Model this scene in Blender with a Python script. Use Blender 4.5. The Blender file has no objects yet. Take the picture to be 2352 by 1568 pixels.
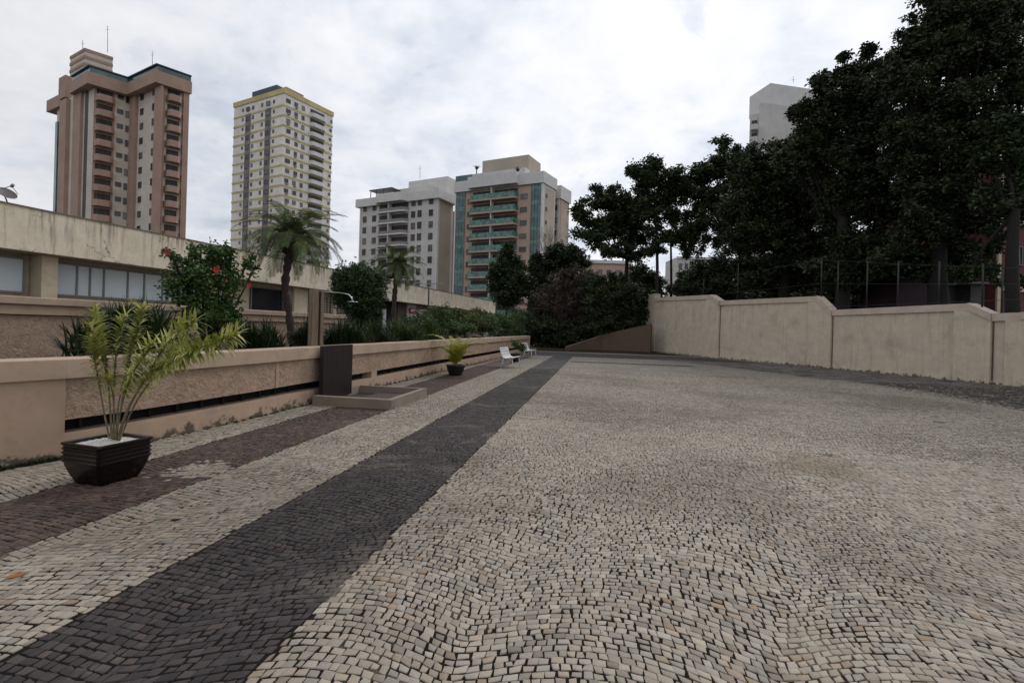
import bpy, bmesh, math, random
import numpy as np
from mathutils import Vector, Matrix
random.seed(7); rng = np.random.default_rng(11)
S = bpy.context.scene; COL = S.collection
PI = math.pi
# ------------------------------------------------------------ camera, sky, sun, exposure
F, CX, CY, ROLL, EYE = 1143.0, 1176.0, 754.5, math.atan(.028), 1.65
YAW = math.atan(199/F)
cd = bpy.data.cameras.new('camera'); cam = bpy.data.objects.new('camera', cd); COL.objects.link(cam)
cd.sensor_width = 36; cd.lens = F/2352*36; cd.shift_y = -29.5/2352; cd.clip_end = 3000; cd.clip_start = .05
cam.matrix_world = Matrix.Translation((0, 0, EYE)) @ Matrix.Rotation(YAW, 4, 'Z') @ Matrix.Rotation(PI/2, 4, 'X') @ Matrix.Rotation(ROLL, 4, 'Z')
S.camera = cam
S.view_settings.view_transform = 'Standard'; S.view_settings.look = 'None'
S.view_settings.exposure = 0.12; S.view_settings.gamma = 1.0; S.view_settings.use_curve_mapping = False
SUN_AZ, SUN_EL = math.radians(36-9.9), math.radians(40)      # azimuth right of +Y
sd = Vector((math.sin(SUN_AZ)*math.cos(SUN_EL), math.cos(SUN_AZ)*math.cos(SUN_EL), math.sin(SUN_EL)))
sl = bpy.data.lights.new('sun', 'SUN'); sun = bpy.data.objects.new('sun', sl); COL.objects.link(sun)
sl.energy = 1.0; sl.angle = math.radians(14); sl.color = (1, .95, .88)
sun.rotation_euler = sd.to_track_quat('Z', 'Y').to_euler(); sun.location = (0, 0, 60)

class NT:
    """small helper to write node trees as expressions"""
    def __init__(s, nt): s.nt = nt; s.nt.nodes.clear()
    def n(s, t, ins=None, out=0, **kw):
        nd = s.nt.nodes.new(t)
        for k, v in kw.items(): setattr(nd, k, v)
        for k, v in (ins or {}).items(): s.put(nd.inputs[k], v)
        return nd.outputs[out] if out is not None else nd
    def put(s, sock, v):
        if isinstance(v, bpy.types.NodeSocket): s.nt.links.new(v, sock)
        else:
            if isinstance(v, tuple) and len(v) == 3 and sock.type == 'RGBA': v = v+(1,)
            sock.default_value = v
    def m(s, op, a, b=0.0, c=0.0, clamp=False):
        nd = s.nt.nodes.new('ShaderNodeMath'); nd.operation = op; nd.use_clamp = clamp
        for i, v in enumerate((a, b, c)): s.put(nd.inputs[i], v)
        return nd.outputs[0]
    def vm(s, op, a, b=None, out=0):
        nd = s.nt.nodes.new('ShaderNodeVectorMath'); nd.operation = op
        s.put(nd.inputs[0], a)
        if b is not None: s.put(nd.inputs[3] if op == 'SCALE' else nd.inputs[1], b)
        return nd.outputs[out]
    def noise(s, vec, scale=1., detail=3., rough=.5, out=0, dist=0.):
        return s.n('ShaderNodeTexNoise', {'Vector': vec, 'Scale': scale, 'Detail': detail, 'Roughness': rough, 'Distortion': dist}, out)
    def mapr(s, v, a, b, c=0., d=1., smooth=False):
        return s.n('ShaderNodeMapRange', {0: v, 1: a, 2: b, 3: c, 4: d}, 0, interpolation_type='SMOOTHSTEP' if smooth else 'LINEAR')
    def mix(s, f, a, b, mode='MIX'):
        nd = s.nt.nodes.new('ShaderNodeMix'); nd.data_type = 'RGBA'; nd.blend_type = mode; nd.clamp_factor = True
        s.put(nd.inputs[0], f); s.put(nd.inputs[6], a); s.put(nd.inputs[7], b)
        return nd.outputs[2]
    def xyz(s, v):
        nd = s.nt.nodes.new('ShaderNodeSeparateXYZ'); s.put(nd.inputs[0], v); return nd.outputs
    def comb(s, x, y, z=0.):
        return s.n('ShaderNodeCombineXYZ', {0: x, 1: y, 2: z})
    def pos(s): return s.n('ShaderNodeNewGeometry')
    def ramp(s, f, stops, interp='LINEAR'):
        nd = s.nt.nodes.new('ShaderNodeValToRGB'); cr = nd.color_ramp; cr.interpolation = interp
        while len(cr.elements) < len(stops): cr.elements.new(.5)
        for e, (p, c) in zip(cr.elements, stops): e.position = p; e.color = c+(1,)
        s.put(nd.inputs[0], f); return nd.outputs[0]

W = bpy.data.worlds.new('World'); S.world = W; W.use_nodes = True
def build_world():
    t = NT(W.node_tree)
    d = t.n('ShaderNodeTexCoord', None, 0)
    x, y, z = t.xyz(d)
    zz = t.m('ADD', t.m('MAXIMUM', z, 0.0), .30)
    p = t.comb(t.m('DIVIDE', x, zz), t.m('DIVIDE', y, zz), 0)
    sky = t.n('ShaderNodeTexSky', None, 0, sky_type='NISHITA', sun_disc=False, sun_elevation=SUN_EL, sun_rotation=SUN_AZ)
    big = t.noise(p, 1.1, 5, .55, dist=.3)
    fine = t.noise(t.vm('ADD', p, (7.3, 2.1, 0.)), 3.6, 6, .6, dist=.25)
    wisp = t.noise(t.vm('ADD', p, (3.1, 9.7, 0.)), 9., 4, .6, dist=.5)
    shade = t.m('ADD', t.m('MULTIPLY', big, .55), t.m('ADD', t.m('MULTIPLY', fine, .34), t.m('MULTIPLY', wisp, .11)))
    cl = t.ramp(shade, [(.36, (.43, .48, .59)), (.44, (.61, .65, .73)), (.51, (.75, .765, .81)), (.62, (.88, .88, .895))])
    dt = t.vm('DOT_PRODUCT', d, tuple(sd), 1)
    glow = t.mapr(dt, .25, .98, .92, 1.16, True)
    cl = t.mix(1., cl, t.comb(glow, glow, glow), 'MULTIPLY')
    # thin breaks where the blue shows
    gap = t.noise(t.vm('ADD', p, (1.7, 5.2, 0.)), 3.0, 5, .6, dist=.6)
    g = t.mapr(gap, .57, .72, 0., .42, True)
    blue = t.mix(1., sky, (.085, .085, .09), 'MULTIPLY')
    blue = t.mix(.6, blue, (.42, .52, .70))
    c = t.mix(g, cl, blue)
    dn = t.mapr(z, -.02, -.1, 0., 1.)
    c = t.mix(dn, c, (.25, .25, .26))
    bg = t.n('ShaderNodeBackground', {'Color': c, 'Strength': 1.0})
    t.n('ShaderNodeOutputWorld', {0: bg}, None)
build_world()

# ------------------------------------------------------------ pixel to place (2352 x 1568 reading of the photograph)
def ray(px, py):
    u, v = px-CX, py-CY
    r = (u*math.cos(ROLL)+v*math.sin(ROLL))/F; up = -(-u*math.sin(ROLL)+v*math.cos(ROLL))/F
    return (r*math.cos(YAW)-math.sin(YAW), r*math.sin(YAW)+math.cos(YAW), up)
def at(px, py, d):
    r = ray(px, py); return Vector((r[0]*d, r[1]*d, EYE+r[2]*d))
def G(px, py, z=0.):
    r = ray(px, py); k = (z-EYE)/r[2]; return Vector((r[0]*k, r[1]*k, z))
def camdir(deg):                       # horizontal direction, degrees right of the view
    a = math.radians(deg)-YAW; return Vector((math.sin(a), math.cos(a), 0))

# ------------------------------------------------------------ mesh building
class MB:
    def __init__(s): s.v = []; s.f = []; s.mi = []; s.sm = []
    def face(s, pts, m=0, smooth=False):
        i = len(s.v); s.v += [tuple(p) for p in pts]; s.f.append(tuple(range(i, i+len(pts)))); s.mi.append(m); s.sm.append(smooth)
    def add(s, vs, fs, m=0, smooth=False):
        i = len(s.v); s.v += [tuple(p) for p in vs]
        for f in fs: s.f.append(tuple(j+i for j in f)); s.mi.append(m); s.sm.append(smooth)
    def obox(s, o, a, b, c, m=0):
        o, a, b, c = map(Vector, (o, a, b, c))
        vs = [o, o+a, o+a+b, o+b, o+c, o+a+c, o+a+b+c, o+b+c]
        fs = [(0, 3, 2, 1), (4, 5, 6, 7), (0, 1, 5, 4), (1, 2, 6, 5), (2, 3, 7, 6), (3, 0, 4, 7)]
        if a.cross(b).dot(c) < 0: fs = [f[::-1] for f in fs]
        s.add(vs, fs, m)
    def box(s, x0, x1, y0, y1, z0, z1, m=0): s.obox((x0, y0, z0), (x1-x0, 0, 0), (0, y1-y0, 0), (0, 0, z1-z0), m)
    def prism(s, poly, z0, z1, m=0):
        a = sum(poly[i][0]*poly[(i+1) % len(poly)][1]-poly[(i+1) % len(poly)][0]*poly[i][1] for i in range(len(poly)))
        if a < 0: poly = poly[::-1]
        n = len(poly); vs = [(p[0], p[1], z0) for p in poly]+[(p[0], p[1], z1) for p in poly]
        fs = [tuple(range(n))[::-1], tuple(range(n, 2*n))]+[(i, (i+1) % n, (i+1) % n+n, i+n) for i in range(n)]
        s.add(vs, fs, m)
    def tube(s, pts, rads, n=8, m=0, cap=True):
        pts = [Vector(p) for p in pts]
        if not hasattr(rads, '__len__'): rads = [rads]*len(pts)
        vs = []; ref = Vector((.31, .17, .93)).normalized()
        for i, p in enumerate(pts):
            t = (pts[min(i+1, len(pts)-1)]-pts[max(i-1, 0)]).normalized()
            if abs(t.dot(ref)) > .95: ref = Vector((1, .2, 0)).normalized()
            a = t.cross(ref).normalized(); b = t.cross(a)
            vs += [p+(a*math.cos(2*PI*k/n)+b*math.sin(2*PI*k/n))*rads[i] for k in range(n)]
        fs = [(i*n+k, i*n+(k+1) % n, (i+1)*n+(k+1) % n, (i+1)*n+k) for i in range(len(pts)-1) for k in range(n)]
        if cap: fs += [tuple(range(n))[::-1], tuple(range((len(pts)-1)*n, len(pts)*n))]
        s.add(vs, fs, m, True)
    def lathe(s, prof, c=(0, 0, 0), n=24, m=0):
        vs = [(c[0]+r*math.cos(2*PI*k/n), c[1]+r*math.sin(2*PI*k/n), c[2]+z) for r, z in prof for k in range(n)]
        fs = [(i*n+k, i*n+(k+1) % n, (i+1)*n+(k+1) % n, (i+1)*n+k) for i in range(len(prof)-1) for k in range(n)]
        s.add(vs, fs, m, True)
    def build(s, name, mats, parent=None, bevel=0, recalc=True, origin=None):
        me = bpy.data.meshes.new(name)
        off = Vector((0, 0, 0))
        q = parent
        while q is not None: off += q.location; q = q.parent
        if origin is not None: off = Vector(origin)
        va = np.array(s.v, dtype=np.float64)-np.array(off)
        me.from_pydata(va.tolist(), [], s.f)
        if not isinstance(mats, (list, tuple)): mats = [mats]
        for mm in mats: me.materials.append(mm)
        if len(mats) > 1: me.polygons.foreach_set('material_index', s.mi)
        me.polygons.foreach_set('use_smooth', s.sm)
        if recalc and len(s.f) < 20000:
            bm = bmesh.new(); bm.from_mesh(me); bmesh.ops.remove_doubles(bm, verts=bm.verts, dist=1e-5) if bevel else None
            bmesh.ops.recalc_face_normals(bm, faces=bm.faces); bm.to_mesh(me); bm.free()
        me.update()
        o = bpy.data.objects.new(name, me); COL.objects.link(o)
        if parent is not None: o.parent = parent
        if origin is not None: o.location = Vector(origin)
        if bevel:
            b = o.modifiers.new('bevel', 'BEVEL'); b.width = bevel; b.segments = 2; b.limit_method = 'ANGLE'
        return o

def mesh_np(name, V, Fq, mat, parent=None):
    """fast quad mesh from arrays, V (N,3) in world space, Fq (M,4)"""
    off = Vector((0, 0, 0)); q = parent
    while q is not None: off += q.location; q = q.parent
    V = np.asarray(V, dtype=np.float32)-np.array(off, dtype=np.float32)
    me = bpy.data.meshes.new(name)
    me.vertices.add(len(V)); me.vertices.foreach_set('co', V.ravel())
    M = len(Fq); me.loops.add(M*4); me.loops.foreach_set('vertex_index', np.asarray(Fq, dtype=np.int32).ravel())
    me.polygons.add(M); me.polygons.foreach_set('loop_start', np.arange(0, M*4, 4, dtype=np.int32))
    me.update(calc_edges=True); me.materials.append(mat)
    o = bpy.data.objects.new(name, me); COL.objects.link(o)
    if parent is not None: o.parent = parent
    return o

def tag(o, label=None, cat=None, group=None, kind=None):
    if label: o['label'] = label
    if cat: o['category'] = cat
    if group: o['group'] = group
    if kind: o['kind'] = kind
    return o
def thing(name, label, cat, loc, group=None):
    o = bpy.data.objects.new(name, None); COL.objects.link(o); o.location = loc; o.empty_display_size = .3
    return tag(o, label, cat, group)

# ------------------------------------------------------------ materials
def newmat(name):
    m = bpy.data.materials.new(name); m.use_nodes = True; return m, NT(m.node_tree)
def out(t, col, rough=.8, bump=None, bstr=.3, bdist=.02, metal=0., spec=.5, extra=None):
    ins = {'Base Color': col, 'Roughness': rough, 'Metallic': metal, 'Specular IOR Level': spec}
    if bump is not None: ins['Normal'] = t.n('ShaderNodeBump', {'Height': bump, 'Strength': bstr, 'Distance': bdist})
    if extra: ins.update(extra)
    b = t.n('ShaderNodeBsdfPrincipled', ins)
    t.n('ShaderNodeOutputMaterial', {0: b}, None)
def plain(name, c, rough=.6, var=.15, sc=6., metal=0., bump=.0, spec=.5):
    m, t = newmat(name); p = t.pos()
    n = t.noise(p, sc, 4, .6)
    k = t.mapr(n, .3, .7, 1-var, 1+var)
    col = t.mix(1., c, t.comb(k, k, k), 'MULTIPLY')
    out(t, col, rough, n if bump else None, bump, .02, metal, spec); return m
def plaster(name, c, dirt=(.10, .085, .07), amount=.5, streak=.0, scale=1., bump=.25, lump=0., zfoot=None, rough=.9, streak_z=None, crack=False, drips=None):
    m, t = newmat(name); p = t.pos(); x, y, z = t.xyz(p)
    n1 = t.noise(p, .7*scale, 6, .62, dist=.4); n2 = t.noise(p, 9*scale, 5, .65); n3 = t.noise(p, 2.2*scale, 4, .6)
    k = t.mapr(n3, .25, .75, .86, 1.12); col = t.mix(1., c, t.comb(k, k, k), 'MULTIPLY')
    col = t.mix(t.m('MULTIPLY', t.mapr(n1, .50, .72, 0., 1., True), amount), col, dirt)
    col = t.mix(t.m('MULTIPLY', t.mapr(n2, .52, .75), .22), col, dirt)
    if streak:
        sv = t.comb(t.m('MULTIPLY', x, 3.2), t.m('MULTIPLY', y, 3.2), t.m('MULTIPLY', z, .28))
        s1 = t.noise(sv, 1.6, 6, .7)
        s1 = t.mapr(s1, .50, .68, 0., 1., True)
        if streak_z:
            hm = t.mapr(t.m('ADD', z, t.m('MULTIPLY', t.noise(t.comb(x, y, 0.), 1.7, 4, .7), .9)), streak_z[0]+.45, streak_z[1]+.45, .12, 1.)
            s1 = t.m('MULTIPLY', s1, hm)
        col = t.mix(t.m('MULTIPLY', s1, streak), col, dirt)
    if drips:
        dvv = t.comb(t.m('MULTIPLY', x, 5.5), t.m('MULTIPLY', y, 5.5), t.m('MULTIPLY', z, .35)); d1 = t.mapr(t.noise(dvv, 1.5, 5, .7), .47, .62, 0., 1., True)
        reg = t.mapr(t.noise(t.comb(x, y, 0.), .42, 4, .65), .44, .60, 0.12, 1.)
        zz_ = t.mapr(t.m('ADD', z, t.m('MULTIPLY', t.noise(t.comb(x, y, 0.), 2.5, 3, .7), .9)), drips-.25, drips+.45, 0., 1.)
        col = t.mix(t.m('MULTIPLY', t.m('MULTIPLY', d1, reg), zz_), col, (.07, .062, .05))
    if crack:
        vo = t.n('ShaderNodeTexVoronoi', {'Vector': t.vm('ADD', p, t.vm('SCALE', t.noise(p, 2., 3, .6, 1), .9)), 'Scale': .55}, 0, feature='DISTANCE_TO_EDGE')
        ck = t.m('MULTIPLY', t.mapr(vo, .0, .016, 1., 0.), t.mapr(n1, .47, .56))
        col = t.mix(t.m('MULTIPLY', ck, .7), col, (.06, .05, .045))
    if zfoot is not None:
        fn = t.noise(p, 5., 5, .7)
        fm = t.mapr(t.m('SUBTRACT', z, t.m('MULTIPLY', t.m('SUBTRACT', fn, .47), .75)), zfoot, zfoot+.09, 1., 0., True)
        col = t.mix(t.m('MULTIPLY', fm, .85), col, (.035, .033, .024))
    h = t.m('ADD', t.m('MULTIPLY', n2, .4), t.m('MULTIPLY', n3, .2))
    if lump:
        l1 = t.noise(p, 11., 4, .6, dist=.8); l2 = t.noise(p, 44., 2, .6)
        h = t.m('ADD', h, t.m('ADD', t.m('MULTIPLY', l1, lump), t.m('MULTIPLY', l2, lump*.4)))
        kk = t.mapr(l1, .34, .62, .80, 1.06); col = t.mix(1., col, t.comb(kk, kk, kk), 'MULTIPLY')
        out(t, col, rough, h, 1.0, .035); return m
    out(t, col, rough, h, bump, .02); return m
def leafmat(name, c1, c2, c3=None, rough=.5, trans=.25, clump=1.3, pt=(.35, .65)):
    m, t = newmat(name); p = t.pos()
    r = t.n('ShaderNodeNewGeometry', None, 8)
    n = t.noise(p, clump, 3, .6)
    f = t.m('ADD', t.m('MULTIPLY', t.mapr(n, *pt), .6), t.m('MULTIPLY', r, .4))
    st = [(0., c1), (.6, c2)]+([(1., c3)] if c3 else [])
    col = t.ramp(f, st)
    b = t.n('ShaderNodeBsdfPrincipled', {'Base Color': col, 'Roughness': rough, 'Specular IOR Level': .35})
    tr = t.n('ShaderNodeBsdfTranslucent', {'Color': t.mix(1., col, (1., 1.05, .6), 'MULTIPLY')})
    mx = t.n('ShaderNodeMixShader', {0: trans, 1: b, 2: tr})
    t.n('ShaderNodeOutputMaterial', {0: mx}, None); return m
def glass(name, c, rough=.12, var=.4, sc=.35):
    m, t = newmat(name); p = t.pos()
    n = t.noise(p, sc, 2, .5); k = t.mapr(n, .35, .65, 1-var, 1+var)
    col = t.mix(1., c, t.comb(k, k, k), 'MULTIPLY')
    out(t, col, rough, None, spec=.6); return m

def paving(name, stops, joint_dark, joint_dust, dusty=(.55, .68), mixin=None, jw=(.0028, .0100), size=(.064, .058), dirt=.4, pale=None):
    """irregular hand-laid cubes of stone in wavy courses, world-space"""
    m, t = newmat(name); p = t.pos()
    w1 = t.vm('SCALE', t.vm('SUBTRACT', t.noise(p, .62, 2, .5, 1), (.5, .5, .5)), .55)
    w2 = t.vm('SCALE', t.vm('SUBTRACT', t.noise(p, 11., 2, .5, 1), (.5, .5, .5)), .045)
    q = t.vm('ADD', t.vm('ADD', p, w1), w2)
    q = t.vm('ADD', q, t.vm('SCALE', t.vm('SUBTRACT', t.noise(p, 2.6, 2, .5, 1), (.5, .5, .5)), .11))
    x, y, z = t.xyz(q)
    ph = t.m('MULTIPLY', t.noise(p, .35, 2, .5), 7.)
    v = t.m('ADD', y, t.m('MULTIPLY', t.m('SINE', t.m('ADD', t.m('MULTIPLY', x, 2*PI/1.5), ph)), .15))
    rv = t.m('DIVIDE', v, size[1]); row = t.m('FLOOR', rv); fv = t.m('FRACT', rv)
    wn = t.n('ShaderNodeTexWhiteNoise', {'W': row}, 0, noise_dimensions='1D')
    ux = t.m('ADD', t.m('DIVIDE', x, size[0]), t.m('MULTIPLY', wn, 9.))
    jit = t.noise(t.comb(t.m('MULTIPLY', ux, .85), t.m('MULTIPLY', row, 3.17)), 1., 0, .5)
    ux = t.m('ADD', ux, t.m('MULTIPLY', jit, 1.1))
    cell = t.m('FLOOR', ux); fu = t.m('FRACT', ux)
    dv = t.m('MULTIPLY', t.m('MINIMUM', fv, t.m('SUBTRACT', 1., fv)), size[1])
    du = t.m('MULTIPLY', t.m('MINIMUM', fu, t.m('SUBTRACT', 1., fu)), size[0])
    d = t.m('SMOOTH_MIN', du, dv, .012)
    pn = t.noise(p, 1.15, 5, .65, dist=.5); pn2 = t.noise(p, 7., 3, .6)
    idv = t.comb(row, cell)
    rnd = t.n('ShaderNodeTexWhiteNoise', {'Vector': idv}, 0, noise_dimensions='2D')
    rc = t.n('ShaderNodeTexWhiteNoise', {'Vector': idv}, 1, noise_dimensions='2D')
    jwid = t.mapr(t.m('ADD', t.m('MULTIPLY', pn2, .7), t.m('MULTIPLY', rnd, .3)), .3, .72, jw[0], jw[1])
    jm = t.mapr(t.m('SUBTRACT', d, jwid), -.0012, .0016, 1., 0., True)
    stone = t.ramp(rnd, stops)
    if mixin:
        mn = t.noise(p, 1.3, 5, .6); sx = t.xyz(p)
        mm = t.mapr(t.m('ADD', mn, t.m('MULTIPLY', t.xyz(rc)[0], .14)), mixin[2], mixin[2]+.05)
        if len(mixin) > 3: mm = t.m('MULTIPLY', mm, t.mapr(sx[1], mixin[3], mixin[4], 1., 0.))
        stone = t.mix(mm, stone, t.ramp(rnd, mixin[0]))
    bv = t.mapr(t.xyz(rc)[1], 0., 1., .80, 1.13); stone = t.mix(1., stone, t.comb(bv, bv, bv), 'MULTIPLY')
    gn = t.mapr(t.noise(p, 60., 3, .6), .3, .7, .9, 1.08); stone = t.mix(1., stone, t.comb(gn, gn, gn), 'MULTIPLY')
    dm = t.mapr(pn, dusty[0], dusty[1], 0., .85, True)
    joint = t.mix(dm, joint_dark, joint_dust)
    dn = t.noise(t.vm('ADD', p, (31., 7., 0.)), .23, 6, .6)
    dirtm = t.mapr(dn, .47, .66, 0., dirt, True)
    stone = t.mix(dirtm, stone, t.mix(1., stone, (.52, .50, .50), 'MULTIPLY'))
    if pale: stone = t.mix(t.m('MULTIPLY', dm, pale[1]), stone, pale[0])
    col = t.mix(jm, stone, joint)
    hh = t.m('ADD', t.mapr(d, 0., .014, 0., 1., True), t.m('MULTIPLY', rnd, .5))
    rr = t.mapr(gn, .9, 1.08, .62, .78)
    out(t, col, rr, hh, .55, .008, spec=.4); return m

LIGHT = [(0., (.27, .25, .215)), (.35, (.34, .32, .285)), (.62, (.30, .29, .27)), (.80, (.36, .31, .25)), (.95, (.31, .25, .20)), (1., (.34, .24, .155))]
LIGHT = [(a, (r*.93, g*.89, b*.83)) for a, (r, g, b) in LIGHT]
DARKS = [(0., (.022, .017, .019)), (.5, (.032, .025, .028)), (1., (.044, .034, .036))]
REDS = [(0., (.070, .038, .036)), (.5, (.110, .060, .055)), (1., (.135, .082, .07))]
M = {}
M['pave'] = paving('pale_stone_paving', LIGHT, (.016, .014, .011), (.22, .195, .155), (.56, .70), pale=((.31, .285, .24), .45))
M['dark'] = paving('dark_stone_paving', DARKS, (.010, .009, .008), (.15, .135, .115), (.56, .66), jw=(.0018, .006), dirt=.2, pale=((.13, .115, .105), .35))
M['red'] = paving('red_stone_paving', REDS, (.012, .009, .008), (.12, .09, .07), (.52, .7), mixin=(LIGHT, 0, .50, 4.2, 6.2), dirt=.3, size=(.07, .062))
M['darkmix'] = paving('worn_dark_paving', DARKS, (.012, .010, .009), (.14, .12, .10), (.55, .7), mixin=([(0., (.16, .14, .125)), (1., (.22, .20, .18))], 0, .50), dirt=.3)
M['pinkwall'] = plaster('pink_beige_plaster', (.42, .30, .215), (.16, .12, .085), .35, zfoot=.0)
M['pinkcap'] = plaster('pink_beige_cap', (.44, .325, .24), (.16, .115, .09), .35)
M['pinkrough'] = plaster('rough_cast_render', (.42, .295, .21), (.16, .11, .08), .3, lump=1.3)
M['fascia'] = plaster('weathered_cream_paint', (.66, .585, .455), (.12, .105, .085), .30, streak=.40, crack=True, drips=4.75)
M['cream'] = plaster('cream_wall', (.50, .43, .31), (.16, .13, .10), .3)
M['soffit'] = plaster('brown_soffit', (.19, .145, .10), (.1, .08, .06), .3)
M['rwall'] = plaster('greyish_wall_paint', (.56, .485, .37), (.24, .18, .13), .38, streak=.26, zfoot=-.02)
M['rcap'] = plaster('wall_cap', (.52, .43, .345), (.18, .13, .10), .3)
M['ramp'] = plaster('brown_ramp_wall', (.115, .078, .052), (.07, .05, .035), .5)
M['soil'] = plain('soil', (.035, .026, .018), 1., .4, 8, bump=.5, spec=.05)
M['asphalt'] = plain('asphalt', (.055, .052, .05), .9, .3, 3)
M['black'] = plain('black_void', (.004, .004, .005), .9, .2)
M['wood'] = None
def wood(name, c, axis=2, rough=.55):
    m, t = newmat(name); p = t.pos(); x, y, z = t.xyz(p)
    sc = [14., 14., 14.]; sc[axis] = .9
    n = t.noise(t.comb(*[t.m('MULTIPLY', a, s_) for a, s_ in zip((x, y, z), sc)]), 2., 5, .65, dist=.3)
    k = t.mapr(n, .3, .7, .6, 1.35); col = t.mix(1., c, t.comb(k, k, k), 'MULTIPLY')
    out(t, col, rough, n, .3, .01); return m
M['woodpost'] = wood('weathered_post_wood', (.15, .105, .07))
M['wooddark'] = wood('dark_stained_wood', (.016, .010, .010), rough=.4)
M['decking'] = wood('deck_wood', (.075, .048, .036), 1)
M['concrete'] = plaster('grey_concrete', (.23, .19, .145), (.10, .085, .07), .3, bump=.3)
M['chrome'] = plain('chrome', (.62, .63, .65), .18, .05, metal=1.)
M['pot'] = plain('glazed_pot', (.007, .004, .004), .22, .3, spec=.35)
M['potblack'] = plain('black_plastic_pot', (.012, .012, .014), .45, .3)
M['pebble'] = None
def pebbles():
    m, t = newmat('white_pebbles'); p = t.pos()
    v = t.n('ShaderNodeTexVoronoi', {'Vector': p, 'Scale': 55.}, 0); c = t.n('ShaderNodeTexVoronoi', {'Vector': p, 'Scale': 55.}, 1)
    k = t.mapr(t.xyz(c)[0], 0, 1, .75, 1.); col = t.mix(1., (.62, .60, .56), t.comb(k, k, k), 'MULTIPLY')
    out(t, col, .6, t.m('SUBTRACT', 1., v), .8, .01); return m
M['pebble'] = pebbles()
M['white'] = plain('white_paint', (.66, .66, .66), .4, .06)
M['bark'] = plain('bark', (.014, .011, .009), .9, .5, 12, bump=.6)
M['barkpale'] = plain('pale_bark', (.27, .235, .20), .85, .3, 9, bump=.4)
M['palmbark'] = plain('palm_fibre', (.05, .035, .026), .95, .5, 26, bump=.9)
M['stem'] = plain('green_brown_stem', (.16, .14, .08), .7, .3, 20)
M['tree'] = leafmat('dark_tree_leaves', (.010, .016, .008), (.028, .042, .016), (.070, .092, .034), trans=.16, clump=.8)
M['tree2'] = leafmat('midgreen_tree_leaves', (.012, .020, .009), (.032, .052, .018), (.065, .092, .030), trans=.15, clump=.9)
M['hib'] = leafmat('hibiscus_leaves', (.018, .042, .012), (.055, .11, .022), (.12, .19, .04), rough=.35, trans=.15, clump=3)
M['topi'] = leafmat('topiary_leaves', (.014, .030, .011), (.034, .062, .020), (.07, .11, .035), trans=.1, clump=4)
M['grassy'] = leafmat('strap_leaves', (.010, .022, .009), (.032, .056, .018), (.08, .11, .035), rough=.45, trans=.1, clump=4)
M['shrub'] = leafmat('garden_shrub_leaves', (.024, .048, .015), (.068, .108, .033), (.15, .19, .065), trans=.15, clump=3)
M['hedge'] = leafmat('hedge_leaves', (.05, .055, .014), (.085, .095, .022), (.14, .10, .03), trans=.2, clump=3)
M['redleaf'] = leafmat('reddish_leaves', (.040, .028, .024), (.080, .055, .046), (.085, .08, .04), trans=.15, clump=2)
M['varieg'] = leafmat('variegated_leaves', (.10, .13, .03), (.36, .37, .09), (.62, .60, .26), rough=.45, trans=.2, clump=6)
M['areca'] = leafmat('yellow_green_fronds', (.14, .15, .025), (.30, .30, .035), (.42, .40, .05), rough=.45, trans=.25, clump=6)
M['palm'] = leafmat('palm_fronds', (.028, .055, .020), (.075, .12, .034), (.20, .21, .055), rough=.4, trans=.2, clump=2.5)
M['pale_leaf'] = leafmat('pale_leaves', (.16, .16, .11), (.28, .28, .20), (.36, .36, .27), trans=.2, clump=3)
M['petal'] = plain('red_petals', (.42, .02, .018), .5, .2)
M['blind'] = None
def blinds():
    m, t = newmat('window_with_blinds'); p = t.pos(); x, y, z = t.xyz(p)
    s = t.m('FRACT', t.m('MULTIPLY', z, 14.)); k = t.mapr(s, 0., .25, .82, 1.)
    n = t.mapr(t.noise(p, .45, 2, .5), .3, .7, .9, 1.08)
    c = t.mix(1., (.56, .63, .67), t.comb(k, k, k), 'MULTIPLY'); c = t.mix(1., c, t.comb(n, n, n), 'MULTIPLY')
    out(t, c, .25, None, spec=.4); return m
M['blind'] = blinds()
M['darkglass'] = glass('dark_window_glass', (.012, .015, .02), .1)
M['greyglass'] = glass('grey_window_glass', (.05, .055, .06), .15, .6, .5)
M['alu'] = plain('aluminium', (.20, .20, .20), .45, .1, metal=.3)
M['grille'] = plain('pale_grille', (.42, .39, .32), .7, .1)


# ---- real laid stones in the nearer part of the plaza (each stone its own little block; zones by colour)
def stonemat(name, stops, wear, wearcol, spec=.35, patch=(.56, .68), sc=1.1):
    m, t = newmat(name); p = t.pos(); r = t.n('ShaderNodeNewGeometry', None, 8)
    col = t.ramp(r, stops)
    r2 = t.m('FRACT', t.m('MULTIPLY', r, 37.7)); k = t.mapr(r2, 0, 1, .78, 1.15); col = t.mix(1., col, t.comb(k, k, k), 'MULTIPLY')
    g = t.noise(p, 75., 4, .65); k = t.mapr(g, .3, .7, .86, 1.1); col = t.mix(1., col, t.comb(k, k, k), 'MULTIPLY')
    pn = t.noise(p, sc, 5, .65, dist=.5); col = t.mix(t.m('MULTIPLY', t.mapr(pn, patch[0], patch[1], 0., 1., True), wear), col, wearcol)
    dn = t.noise(t.vm('ADD', p, (31., 7., 0.)), .3, 6, .62)
    col = t.mix(t.mapr(dn, .46, .64, 0., .65, True), col, t.mix(1., col, (.55, .52, .50), 'MULTIPLY'))
    sx, sy, sz = t.xyz(p)      # brown damp stain round the drain cover
    dd = t.vm('LENGTH', t.vm('MULTIPLY', t.vm('SUBTRACT', p, tuple(STAIN)), (1., .8, 0.)), None, 1)
    sm = t.mapr(t.m('ADD', dd, t.m('MULTIPLY', t.noise(p, 2., 4, .6), .9)), .65, 1.25, .55, 0., True)
    col = t.mix(sm, col, (.16, .115, .07))
    out(t, t.mix(1., col, (1.04, .985, .92), 'MULTIPLY'), .75, g, .35, .004, spec=spec); return m
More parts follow.
